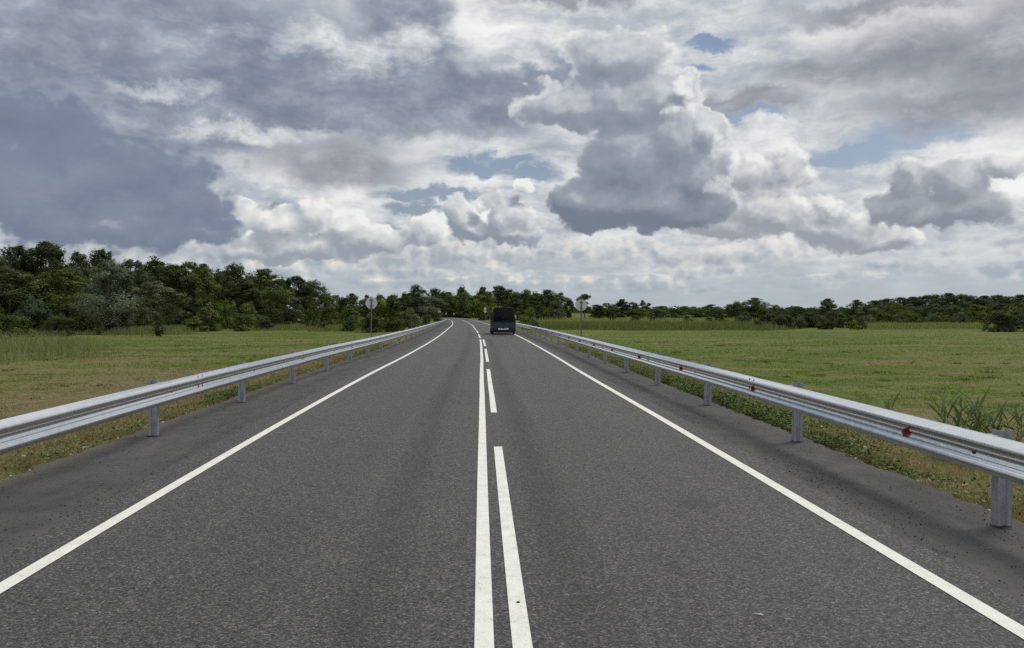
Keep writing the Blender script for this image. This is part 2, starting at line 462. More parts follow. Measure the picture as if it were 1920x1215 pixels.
def make_ground_mats():
    M = {}
    m, T = new_mat('meadow_soil')
    c, fine, pos = grass_colour(T)
    b = T.noise(pos, 9.0, 6.0, 0.7)
    dark = T.mix(T.smooth(b, 0.60, 0.36) * 0.45, c, (0.040, 0.045, 0.016))
    finish(T, dark, 0.95, 0.0, 0.1, bump=T.noise(pos, 5.0, 6.0, 0.65), bump_d=0.08, bump_s=0.6)
    M['ground'] = m
    # grass blades take the colour of their place, with each blade a little different
    m, T = new_mat('grass_blade')
    c, fine, pos = grass_colour(T)
    at = T.new('ShaderNodeAttribute', attribute_name='rnd', attribute_type='GEOMETRY')
    r = S(T, at.outputs['Fac'])
    c2 = T.mix(1.0, c, T.ramp(r, [(0.0, (0.9, 0.95, 0.8)), (0.55, (1.3, 1.35, 1.15)), (0.9, (1.7, 1.65, 1.4)), (1.0, (2.1, 1.95, 1.7))]), 'MULTIPLY')
    d = T.new('ShaderNodeBsdfDiffuse'); T.put(d.inputs['Color'], c2)
    t = T.new('ShaderNodeBsdfTranslucent'); T.put(t.inputs['Color'], c2)
    mx = T.new('ShaderNodeMixShader'); mx.inputs[0].default_value = 0.4
    T.l.new(d.outputs[0], mx.inputs[1]); T.l.new(t.outputs[0], mx.inputs[2])
    o = T.new('ShaderNodeOutputMaterial'); T.l.new(mx.outputs[0], o.inputs['Surface'])
    M['blade'] = m
    # coarse asphalt
    m, T = new_mat('coarse_asphalt')
    g = T.new('ShaderNodeNewGeometry'); pos = S(T, g.outputs['Position'])
    uvn = T.new('ShaderNodeUVMap'); u, v, _ = T.xyz(S(T, uvn.outputs[0]))
    px, py, pz = T.xyz(pos); flat = T.vec(px, py, 0.0)
    chip = T.voronoi(flat, 115.0, 'F1', dims='2D', out=1)                      # one tone for each stone
    cr, cg, cb = T.xyz(chip)
    chip2 = T.voronoi(flat, 66.0, 'F1', dims='2D', out=1)
    c2r, _, _ = T.xyz(chip2)
    gap = T.voronoi(flat, 115.0, 'F1', dims='2D')
    mott = T.noise(flat, 1.6, 5.0, 0.6)
    longn = T.noise(T.vec(u * 2.2, v * 0.06, 0.0), 1.0, 5.0, 0.6)
    patch = T.noise(flat, 0.35, 4.0, 0.6)
    tone = cr * 0.60 + c2r * 0.40
    base = T.ramp(tone, [(0.05, (0.010, 0.010, 0.011)), (0.35, (0.032, 0.032, 0.033)), (0.6, (0.068, 0.0675, 0.068)), (0.85, (0.132, 0.130, 0.128)), (1.0, (0.25, 0.25, 0.24))])
    base = T.mix(T.smooth(gap, 0.45, 0.8) * 0.55, base, (0.018, 0.018, 0.020))
    sc = 0.66 + mott * 0.20 + longn * 0.46 + patch * 0.26
    wheel = T.smooth((u.abs() - 1.55).abs(), 0.75, 0.1)
    trk = T.smooth((u.abs() - 0.66 + (longn - 0.5) * 0.25).abs(), 0.34, 0.02) * (0.55 + 0.45 * T.smooth(T.noise(T.vec(u * 0.8, v * 0.05, 3.0), 1.0, 3.0, 0.5), 0.36, 0.58))
    seam = T.smooth((u + 0.32 + (longn - 0.5) * 0.05).abs(), 0.05, 0.0)
    sc = sc - wheel * 0.05 - trk * 0.40 - seam * 0.14
    base = T.mix(1.0, base, T.vec(sc * 1.03, sc, sc * 0.97), 'MULTIPLY')
    # a dark oil smudge on one lane
    sm = T.vmath('LENGTH', T.vmath('MULTIPLY', T.vmath('SUBTRACT', flat, (1.66, 6.95, 0.0)), (2.6, 3.2, 0.0)))
    base = T.mix(T.smooth(sm + (T.noise(flat, 9.0, 4.0, 0.7) - 0.5) * 1.6, 0.8, 0.2) * 0.5, base, (0.025, 0.025, 0.026))
    finish(T, base, 0.66, 0.0, 0.34, bump=1.0 - gap, bump_d=0.004, bump_s=0.8)
    M['asphalt'] = m
    # smoother, dirtier shoulder
    m, T = new_mat('shoulder_asphalt')
    g = T.new('ShaderNodeNewGeometry'); pos = S(T, g.outputs['Position'])
    uvn = T.new('ShaderNodeUVMap'); u, v, _ = T.xyz(S(T, uvn.outputs[0]))
    px, py, pz = T.xyz(pos); flat = T.vec(px, py, 0.0)
    n1 = T.noise(flat, 120.0, 3.0, 0.6)
    n2 = T.noise(T.vec(u * 2.6, v * 0.35, 0.0), 1.0, 6.0, 0.62)
    n3 = T.noise(flat, 2.4, 6.0, 0.65)
    tone = n2 * 0.5 + n3 * 0.45 + (n1 - 0.5) * 0.6
    base = T.ramp(tone, [(0.28, (0.040, 0.039, 0.039)), (0.44, (0.068, 0.067, 0.067)), (0.58, (0.094, 0.092, 0.090)), (0.80, (0.140, 0.135, 0.126))])
    dust = T.smooth(u.abs() + (n3 - 0.5) * 0.9, 4.25, 4.9)
    base = T.mix(dust * 0.55, base, (0.115, 0.098, 0.074))
    crumb = T.voronoi(flat, 26.0, 'F1', dims='2D'); cid, _, _ = T.xyz(T.voronoi(flat, 26.0, 'F1', dims='2D', out=1))
    cm = T.smooth(crumb, 0.26, 0.17) * T.smooth(cid + (n3 - 0.5) * 0.5, 0.90, 0.96)
    base = T.mix(cm, base, (0.016, 0.016, 0.017))
    finish(T, base, 0.88, 0.0, 0.22, bump=n1 * 0.5 + n3, bump_d=0.006, bump_s=0.6)
    M['shoulder'] = m
    # road paint worn off the tops of the stones
    m, T = new_mat('road_paint')
    g = T.new('ShaderNodeNewGeometry'); pos = S(T, g.outputs['Position'])
    n1 = T.noise(pos, 90.0, 3.0, 0.6); n2 = T.noise(pos, 7.0, 5.0, 0.65); pit = T.voronoi(pos, 70.0, 'F1')
    base = T.ramp(n2 * 0.6 + n1 * 0.4, [(0.3, (0.60, 0.59, 0.53)), (0.5, (0.73, 0.725, 0.67)), (0.7, (0.84, 0.835, 0.79))])
    worn = T.smooth(n2 * 0.55 + n1 * 0.95 - pit * 0.18, 0.52, 0.40)
    base = T.mix(worn * 0.75, base, (0.16, 0.155, 0.14))
    finish(T, base, 0.65, 0.0, 0.35, bump=n1 - pit * 0.4, bump_d=0.003, bump_s=0.8)
    M['paint'] = m
    return M
MAT = make_ground_mats()

# ------------------------------------------------------------------ ground sheet
def build_ground():
    offs = np.array([0, 3.0, 4.2, 4.7, 5.1, 5.5, 6, 6.6, 7.3, 8, 9, 10, 11.5, 13, 15, 18, 22, 27, 33, 40, 50, 62, 78, 100, 130, 170, 230, 320, 460, 700, 1100, 1800, 3000, 5000.])
    offs = np.concatenate([-offs[:0:-1], offs])
    ys = [-40.0]
    while ys[-1] < 6000:
        y = ys[-1]; ys.append(y + (1.0 if y < 60 else 2.0 if y < 160 else 4 if y < 380 else 40 if y < 1000 else 400))
    ys = np.array(ys)
    Y, O = np.meshgrid(ys, offs, indexing='ij')
    X = road_x(np.clip(Y, -40, 380)) + O
    Z = ground_z(X, Y)
    n, m = X.shape
    V = np.stack([X, Y, Z], -1).reshape(-1, 3)
    i = np.arange(n - 1)[:, None] * m + np.arange(m - 1)[None, :]
    F = np.stack([i, i + 1, i + m + 1, i + m], -1).reshape(-1, 4)
    o = obj_mesh('ground', mesh_np('ground', V, F, True), MAT['ground'])
    tag(o, 'flat green meadow with dry straw patches on both sides of the road', kind='structure')
build_ground()

def strip(name, y0, y1, offL, offR, dz, mat, step=None, parent=None, cols=1, jag=0.0, drift=None):
    """a ribbon that follows the road; offsets may be arrays over the stations"""
    ys = []
    y = y0
    while y < y1 - 1e-6:
        ys.append(y)
        y += step if step else (0.5 if y < 30 else 1.0 if y < 80 else 2.0)
    ys.append(y1); ys = np.array(ys)
    n = len(ys)
    V = []; UV = []
    for k in range(cols + 1):
        off = offL + (offR - offL) * k / cols + np.zeros(n)
        if drift is not None: off = off + np.interp(ys, drift[0], drift[1])
        if jag and k in (0, cols): off = off + RNG.normal(0, jag, n)
        V.append(road_pt(ys, off, dz)); UV.append(np.stack([off, ys], -1))
    V = np.stack(V, 1); UV = np.stack(UV, 1)
    m = cols + 1
    i = np.arange(n - 1)[:, None] * m + np.arange(m - 1)[None, :]
    F = np.stack([i, i + 1, i + m + 1, i + m], -1).reshape(-1, 4)
    me = mesh_np(name, V.reshape(-1, 3), F, True)
    uvl = me.uv_layers.new(name='UVMap')
    uvl.data.foreach_set('uv', UV.reshape(-1, 2)[F.ravel()].astype(np.float32).ravel())
    return obj_mesh(name, me, mat, parent)

# tarmac: shoulders below, carriageway 6 mm above, paint 4 mm above that
YS = np.concatenate([np.arange(-6, 30, 0.06), np.arange(30, 90, 0.25), np.arange(90, 380.1, 2.0)])
def ragged_strip(name, offL, offR, dz, mat, jagL, jagR, cols):
    n = len(YS)
    def jag(a, seed):
        w = np.convolve(RNG.normal(0, 1, n + 8), np.ones(3) / 3, 'same')[:n]
        return a * (w + 0.25 * np.sin(YS * 2.1 + seed) * np.sin(YS * 0.37 + seed))
    L = offL + jag(jagL, 1.0); R = offR + jag(jagR, 2.0)
    V = []; UV = []
    for k in range(cols + 1):
        off = L + (R - L) * k / cols
        V.append(road_pt(YS, off, dz)); UV.append(np.stack([off, YS], -1))
    V = np.stack(V, 1); UV = np.stack(UV, 1); m = cols + 1
    i = np.arange(n - 1)[:, None] * m + np.arange(m - 1)[None, :]
    F = np.stack([i, i + 1, i + m + 1, i + m], -1).reshape(-1, 4)
    me = mesh_np(name, V.reshape(-1, 3), F, True)
    uvl = me.uv_layers.new(name='UVMap')
    uvl.data.foreach_set('uv', UV.reshape(-1, 2)[F.ravel()].astype(np.float32).ravel())
    return obj_mesh(name, me, mat)
sh_l = tag(ragged_strip('shoulder', EDGE_L, -3.10, -0.006, MAT['shoulder'], 0.05, 0.0, 4), 'smooth dark asphalt shoulder with scattered grit under the plain guardrail', kind='structure')
sh_r = tag(ragged_strip('shoulder', 3.10, EDGE_R, -0.006, MAT['shoulder'], 0.0, 0.05, 4), 'smooth dark asphalt shoulder with black crumbs beside the reflector guardrail', kind='structure')
road = tag(ragged_strip('road', -3.40, 3.34, 0.0, MAT['asphalt'], 0.035, 0.035, 6), 'coarse grey asphalt road with white lines running to a bend', kind='structure')
PZ = 0.005
lineL = strip('edge_line', -6, 330, -3.06, -2.94, PZ, MAT['paint'], parent=road)
lineR = strip('edge_line', -6, 330, 2.94, 3.06, PZ, MAT['paint'], parent=road)
DRIFT = ([-6, 4, 11.6, 16, 21.4, 27, 33, 50], [-0.02, 0.0, 0.06, 0.08, 0.08, 0.05, 0.01, 0.0])
strip('centre_line', -6, 50.6, 0.0, 0.104, PZ, MAT['paint'], parent=road, drift=DRIFT)
for a, b in ((-0.3, 9.8), (13.1, 23.4), (27.1, 37.2), (40.6, 50.6)):
    strip('dash', a, b, 0.20, 0.305, PZ, MAT['paint'], parent=road, drift=DRIFT)
y = 54.0
while y < 250:
    strip('dash', y, y + 10.0, 0.0, 0.12, PZ, MAT['paint'], parent=road); y += 13.5
# ------------------------------------------------------------------ guardrails
def make_steel():
    m, T = new_mat('galvanised_steel')
    tc = T.new('ShaderNodeNewGeometry'); c = S(T, tc.outputs['Position'])
    n = T.noise(c, 14.0, 6.0, 0.65); n2 = T.noise(c, 45.0, 2.0, 0.5)
    streak = T.noise(T.vmath('MULTIPLY', c, (30., 6., 3.)), 1.0, 4.0, 0.6)
    base = T.ramp(n * 0.6 + n2 * 0.2 + streak * 0.2, [(0.35, (0.72, 0.74, 0.75)), (0.5, (0.81, 0.83, 0.84)), (0.65, (0.92, 0.94, 0.95))])
    rough = T.lin(n * 0.7 + streak * 0.3, 0.3, 0.7, 0.13, 0.23)
    finish(T, base, rough, 1.0, 0.5, bump=T.noise(c, 6.0, 2.0, 0.5), bump_d=0.002, bump_s=0.06)
    MAT['steel'] = m
    m, T = new_mat('weathered_steel_post')
    tc = T.new('ShaderNodeTexCoord'); c = S(T, tc.outputs['Object'])
    n = T.noise(T.vmath('MULTIPLY', c, (60., 60., 4.)), 1.0, 5.0, 0.65); n2 = T.noise(c, 9.0, 5.0, 0.6)
    base = T.ramp(n * 0.55 + n2 * 0.45, [(0.3, (0.24, 0.26, 0.29)), (0.5, (0.36, 0.38, 0.42)), (0.7, (0.52, 0.55, 0.58))])
    finish(T, base, 0.5, 0.55, 0.45, bump=n, bump_d=0.002, bump_s=0.4)
    MAT['post'] = m
    MAT['bolt'] = simple_mat('dark_bolt', (0.06, 0.06, 0.065), 0.5, 0.6)
    MAT['bitumen'] = simple_mat('black_bitumen', (0.014, 0.014, 0.015), 0.7)
    m, T = new_mat('red_reflector')
    tc = T.new('ShaderNodeTexCoord'); c = S(T, tc.outputs['Object'])
    v = T.voronoi(c, 160.0, 'F1')
    finish(T, T.mix(v, (0.27, 0.004, 0.008), (0.40, 0.010, 0.013)), 0.3, 0.0, 0.6)
    MAT['red'] = m
    MAT['black_plastic'] = simple_mat('black_plastic', (0.018, 0.018, 0.02), 0.45)
make_steel()

# W-beam section: (towards the road, height)
_W = [(0.0, 0.160), (0.008, 0.158), (0.018, 0.152), (0.062, 0.120), (0.075, 0.110), (0.082, 0.099), (0.083, 0.090), (0.080, 0.078), (0.073, 0.066), (0.067, 0.057), (0.065, 0.034), (0.063, 0.017), (0.057, 0.010),
      (0.055, 0.0), (0.057, -0.010), (0.063, -0.017), (0.065, -0.034), (0.067, -0.057), (0.073, -0.066), (0.080, -0.078), (0.083, -0.090), (0.082, -0.099), (0.075, -0.110), (0.062, -0.120), (0.018, -0.152), (0.008, -0.158), (0.0, -0.160)]
def w_section(th=0.004):
    f = [np.array(p) for p in _W]; back = []
    for i, p in enumerate(f):
        a = f[max(0, i - 1)]; b = f[min(len(f) - 1, i + 1)]
        t = (b - a) / np.linalg.norm(b - a)
        back.append(p - np.array([-t[1], t[0]]) * th * (1 if True else 1))
    return f, back
W_F, W_B = w_section()

RAIL_Z = 0.605      # height of the beam's middle above the road
BACK_OF = {1: 4.125, -1: 4.30}     # offset of the beam's back plane on either side
def rail_panel(root, side, y0, y1, lap):
    """one length of W-beam from y0 to y1; lap > 0 sets its end a hair proud where it overlaps the next"""
    ys = np.linspace(y0, y1, max(2, int((y1 - y0) / 1.0) + 1))
    loop = W_F + W_B[::-1]; k = len(loop)
    V = []
    for j, y in enumerate(ys):
        pr = 0.014 * lap * (j / (len(ys) - 1)) + 0.0
        d = np.array([q[0] for q in loop]); z = np.array([q[1] for q in loop])
        off = side * (BACK_OF[side] - d - pr)
        cx, cz, tx, ty = road_frame(np.full(k, y))
        V.append(np.stack([cx + ty * off, y - tx * off, cz + RAIL_Z + z], -1))
    V = np.concatenate(V)
    F = []
    for j in range(len(ys) - 1):
        for i in range(k):
            a = j * k + i; b = j * k + (i + 1) % k
            F.append((a, b, b + k, a + k))
    F = np.array(F)
    if side < 0: F = F[:, ::-1]
    me = mesh_np('rail_panel', V, F, True)
    # end caps keep the thickness visible at the joint
    o = obj_mesh('rail_panel', me, MAT['steel'], root)
    return o

def post_mesh():
    bm = bmesh.new()
    # C section: web faces the coming traffic (-Y), pressed groove down its middle, lips at the back
    t = 0.005
    outer = [(-0.06, 0.08), (-0.06, 0.0), (-0.022, 0.0), (-0.012, 0.012), (0.012, 0.012), (0.022, 0.0), (0.06, 0.0), (0.06, 0.08), (0.042, 0.08)]
    outer = [(-0.042, 0.08)] + outer
    pts = [Vector(p) for p in outer]
    inner = []
    for i, p in enumerate(pts):
        a = pts[max(0, i - 1)]; b = pts[min(len(pts) - 1, i + 1)]
        d = (b - a).normalized(); inner.append(p + Vector((-d.y, d.x)) * t)
    loop = pts + inner[::-1]
    lo = [bm.verts.new((p.x, p.y - 0.04, -0.35)) for p in loop]; hi = [bm.verts.new((p.x, p.y - 0.04, 0.785)) for p in loop]
    n = len(loop)
    for i in range(n): bm.faces.new((lo[i], lo[(i + 1) % n], hi[(i + 1) % n], hi[i]))
    m = len(pts)
    for i in range(m - 1): bm.faces.new((hi[i], hi[i + 1], hi[n - 2 - i], hi[n - 1 - i]))
    me = bpy.data.meshes.new('post'); bm.normal_update(); bmesh.ops.recalc_face_normals(bm, faces=bm.faces); bm.to_mesh(me); bm.free()
    me.materials.append(MAT['post']); return me
def bracket_mesh():
    bm = bmesh.new()
    bm_box(bm, (-0.120, -0.045, 0.50), (0.0, 0.045, 0.72), 0.006)
    bm_box(bm, (-0.118, -0.055, 0.715), (0.006, 0.055, 0.745), 0.004)
    me = bpy.data.meshes.new('bracket'); bm.normal_update(); bm.to_mesh(me); bm.free(); me.materials.append(MAT['post']); return me
def collar_mesh():
    bm = bmesh.new()
    n = 18
    r = random.Random(3)
    prev = None; first = None
    c = bm.verts.new((0, 0, 0.012))
    ring = [bm.verts.new((math.cos(2 * math.pi * i / n) * (0.098 + r.uniform(-0.022, 0.02)), math.sin(2 * math.pi * i / n) * (0.075 + r.uniform(-0.018, 0.018)), 0.0)) for i in range(n)]
    mid = [bm.verts.new((v.co.x * 0.82, v.co.y * 0.82, 0.010)) for v in ring]
    for i in range(n):
        j = (i + 1) % n
        bm.faces.new((ring[i], ring[j], mid[j], mid[i])); bm.faces.new((mid[i], mid[j], c))
    me = bpy.data.meshes.new('bitumen_collar'); bm.normal_update(); bm.to_mesh(me); bm.free(); me.materials.append(MAT['bitumen']); return me
def bolt_mesh():
    bm = bmesh.new(); bm_cyl(bm, (0, 0, 0), (-0.012, 0, 0), 0.017, 10, 0.013)
    me = bpy.data.meshes.new('bolt'); bm.normal_update(); bm.to_mesh(me); bm.free(); me.materials.append(MAT['bolt']); return me
def reflector_meshes():
    # trapezoid red plate standing across the valley of the beam, with a black edge frame and a clip
    bm = bmesh.new()
    pts = [(-0.004, 0.050), (-0.050, 0.034), (-0.050, -0.034), (-0.004, -0.050)]
    A = [bm.verts.new((p[0], -0.004, p[1])) for p in pts]; B = [bm.verts.new((p[0], 0.004, p[1])) for p in pts]
    bm.faces.new(A); bm.faces.new(B[::-1])
    for i in range(4): bm.faces.new((A[i], B[i], B[(i + 1) % 4], A[(i + 1) % 4]))
    bmesh.ops.recalc_face_normals(bm, faces=bm.faces)
    red = bpy.data.meshes.new('reflector'); bm.to_mesh(red); bm.free(); red.materials.append(MAT['red'])
    bm = bmesh.new()
    q = [(0.0, 0.062), (-0.014, 0.058), (-0.014, -0.058), (0.0, -0.062)]
    A = [bm.verts.new((p[0], 0.005, p[1])) for p in q]; B = [bm.verts.new((p[0], 0.011, p[1])) for p in q]
    bm.faces.new(A); bm.faces.new(B[::-1])
    for i in range(4): bm.faces.new((A[i], B[i], B[(i + 1) % 4], A[(i + 1) % 4]))
    bm_box(bm, (-0.030, 0.005, -0.018), (0.0, 0.055, 0.018), 0.004)
    bmesh.ops.recalc_face_normals(bm, faces=bm.faces)
    clip = bpy.data.meshes.new('clip'); bm.to_mesh(clip); bm.free(); clip.materials.append(MAT['black_plastic'])
    return red, clip
PM, BM_, CM_, BO = post_mesh(), bracket_mesh(), collar_mesh(), bolt_mesh()
RED, CLIP = reflector_meshes()

def guardrail(side, post_y0, n_posts, joint0, joint_step, y_end, reflectors, label):
    BACK = BACK_OF[side]
    root = empty('guardrail', tuple(road_pt(0.0, side * 4.3)))
    tag(root, label, 'guardrail', 'steel guardrails along the road')
    inv = Matrix.Translation(-root.location)
    def place(o, y, off, dz, rz_extra=0.0, mirror=False):
        p = road_pt(y, off, dz)
        o.location = Vector(p) - root.location
        o.rotation_euler = (0, 0, road_rz(y) + (math.pi if mirror else 0.0) + rz_extra)
    # beams
    y = joint0
    start = -1.5
    cuts = [start]
    while y < y_end - 1: 
        if y > start + 0.5: cuts.append(y)
        y += joint_step
    cuts.append(y_end)
    for a, b in zip(cuts[:-1], cuts[1:]):
        # the lapped end of a beam ends 0.16 m past the joint, a plate's thickness in front of the next one
        o = rail_panel(root, side, a, min(b + 0.16, y_end), 1.0)
        o.location = -root.location
        if b < 45 and b < y_end:
            for dy in (-0.05, 0.12):
                for zz in (0.122, -0.122, 0.02, -0.02) if b < 30 else (0.122, -0.122):
                    bo = link(bpy.data.objects.new('bolt', BO), root)
                    d = 0.060 if abs(zz) > 0.1 else 0.064
                    place(bo, b + dy, side * (BACK - d - 0.006), RAIL_Z + zz, mirror=(side < 0))
    for k in range(n_posts):
        y = post_y0 + 4.0 * k
        p = link(bpy.data.objects.new('post', PM), root); place(p, y, side * (BACK + 0.18), 0.0, mirror=False)
        if side < 0: p.scale = (-1, 1, 1)
        b = link(bpy.data.objects.new('bracket', BM_), p); b.location = (-0.06, 0, 0)
        if y < 32:
            c = link(bpy.data.objects.new('bitumen_collar', CM_), p); c.rotation_euler = (0, 0, k * 1.3); c.location = (0, 0, -0.004)
        if y < 45:
            bo = link(bpy.data.objects.new('bolt', BO), root); place(bo, y, side * (BACK - 0.058), RAIL_Z, mirror=(side < 0))
        if reflectors and y < 62:
            r = link(bpy.data.objects.new('reflector', RED), root); place(r, y + 0.97, side * (BACK - 0.050), RAIL_Z)
            c = link(bpy.data.objects.new('clip', CLIP), r)
    # rounded end wing
    return root
GL = guardrail(-1, 2.92, 39, 5.08, 6.9, 157.0, False, 'galvanised steel guardrail without reflectors, beside the tall wood, running to the bend')
GR = guardrail(1, 2.045, 20, 4.14, 6.9, 81.0, True, 'galvanised steel guardrail with red reflectors, ending beyond the dark van')
def end_wing(root, side, y):
    BACK = BACK_OF[side]
    bm = bmesh.new()
    n = 12
    rows = []
    for i in range(n + 1):
        a = math.pi * 0.75 * i / n
        r = 0.10
        off = BACK - 0.05 + r * (1 - math.cos(a)) ; dy = r * math.sin(a)
        rows.append([bm.verts.new(Vector(road_pt(y + dy, side * off, RAIL_Z + z)) - root.location) for z in (-0.16, -0.08, 0.0, 0.08, 0.16)])
    for r0, r1 in zip(rows[:-1], rows[1:]):
        for j in range(4): bm.faces.new((r0[j], r0[j + 1], r1[j + 1], r1[j]))
    o = bm_obj('end_wing', bm, MAT['steel'], root, True)
    md = o.modifiers.new('solid', 'SOLIDIFY'); md.thickness = 0.004
end_wing(GL, -1, 157.0); end_wing(GR, 1, 81.0)

# ------------------------------------------------------------------ road signs
MAT['sign_grey'] = simple_mat('sign_back_grey', (0.66, 0.675, 0.68), 0.5, 0.0, var=0.12, scale=3.0)
MAT['sign_pale'] = simple_mat('sign_pale', (0.62, 0.61, 0.56), 0.5, var=0.08)
MAT['pole'] = simple_mat('sign_pole_grey', (0.15, 0.155, 0.16), 0.55, 0.3)
def disc(bm, c, r, th, n=32, rim=0.015):
    """round plate in the XZ plane with a rolled rim towards -Y"""
    def ring(rr, y): return [bm.verts.new((c[0] + rr * math.cos(2 * math.pi * i / n), y, c[2] + rr * math.sin(2 * math.pi * i / n))) for i in range(n)]
    y0 = c[1]
    R = [ring(r, y0 + th), ring(r, y0 - rim), ring(r - 0.012, y0 - rim), ring(r - 0.012, y0)]
    for a, b in zip(R[:-1], R[1:]):
        for i in range(n): bm.faces.new((a[i], a[(i + 1) % n], b[(i + 1) % n], b[i]))
    bm.faces.new(R[-1]); bm.faces.new(R[0][::-1])
    bmesh.ops.recalc_face_normals(bm, faces=bm.faces)
def round_sign(y, off, zc, label, group=None, r=0.35, mat='sign_grey', pole_up=0.26):
    p = road_pt(y, off); gz = float(ground_z(p[0], p[1]))
    root = empty('road_sign', (p[0], p[1], gz), road_rz(y) * 0.3); tag(root, label, 'road sign', group)
    h = zc - gz
    bm = bmesh.new(); bm_cyl(bm, (0, 0, -0.3), (0, 0, h + pole_up), 0.036, 14); bm_obj('pole', bm, MAT['pole'], root, False)
    bm = bmesh.new(); disc(bm, (0, 0.075, h), r, 0.004); pl = bm_obj('sign_plate', bm, MAT[mat], root)
    for dz in (-0.17, 0.17):
        bm = bmesh.new(); bm_box(bm, (-0.10, 0.030, h + dz - 0.02), (0.10, 0.073, h + dz + 0.02), 0.004); bm_obj('clamp', bm, MAT['pole'], root)
    bm = bmesh.new(); bm_cyl(bm, (0, 0, h + pole_up), (0, 0, h + pole_up + 0.015), 0.041, 14, 0.03); bm_obj('pole_cap', bm, MAT['pole'], root)
    return root
round_sign(46.0, -6.45, 2.10, 'grey back of a round road sign on a pole before the bushy trees')
round_sign(46.0, 6.10, 1.97, 'grey back of a round road sign on a pole over the open meadow')
round_sign(232.0, -5.6, 0.75, 'tiny pale round sign on a post where the plain guardrail ends', r=0.36, mat='sign_pale')
def warning_signs():
    y = 190.0; p = road_pt(y, 5.3); gz = float(ground_z(p[0], p[1]))
    root = empty('warning_sign', (p[0], p[1], gz), 0.0); tag(root, 'pale triangular sign over a pale round sign on one post by the van', 'road sign')
    h = 1.05 - gz
    bm = bmesh.new(); bm_cyl(bm, (0, 0, -0.3), (0, 0, h + 0.75), 0.04, 10); bm_obj('pole', bm, MAT['pole'], root)
    bm = bmesh.new(); disc(bm, (0, -0.06, h), 0.36, 0.004); bm_obj('round_plate', bm, MAT['sign_pale'], root)
    bm = bmesh.new()
    tri = [(-0.42, 0.40), (0.42, 0.40), (0.0, 1.12)]
    # clip the corners of the triangle a little
    pts = []
    for i in range(3):
        a = Vector(tri[i - 1]); b = Vector(tri[i]); c = Vector(tri[(i + 1) % 3])
        pts += [b + (a - b).normalized() * 0.05, b + (c - b).normalized() * 0.05]
    A = [bm.verts.new((q.x, -0.062, h + q.y)) for q in pts]; B = [bm.verts.new((q.x, -0.05, h + q.y)) for q in pts]
    bm.faces.new(A); bm.faces.new(B[::-1])
    for i in range(6): bm.faces.new((A[i], B[i], B[(i + 1) % 6], A[(i + 1) % 6]))
    bmesh.ops.recalc_face_normals(bm, faces=bm.faces)
    bm_obj('triangle_plate', bm, MAT['sign_pale'], root)
warning_signs()
# small white marker boards round the bend
MAT['white_board'] = simple_mat('white_board', (0.80, 0.80, 0.80), 0.4, var=0.05)
for k, (px, dist, lab) in enumerate(((836.5, 268, 'tiny white marker board beside the far round sign'), (851, 276, 'tiny white marker board above the far end of the road'),
                                     (887, 262, 'tiny white marker board in front of the light green willow'))):
    X = (px - 960) / FPX * dist
    gz = float(ground_z(X, dist))
    zc = EYE - 10.2 / FPX * dist
    root = empty('marker_post', (X, dist, gz)); tag(root, lab, 'marker post', 'white marker boards round the bend')
    bm = bmesh.new(); bm_cyl(bm, (0, 0, -0.3), (0, 0, zc - gz), 0.035, 8); bm_obj('post', bm, MAT['pole'], root)
    bm = bmesh.new(); disc(bm, (0, -0.06, zc - gz), 0.26, 0.004, 18); bm_obj('board', bm, MAT['white_board'], root)
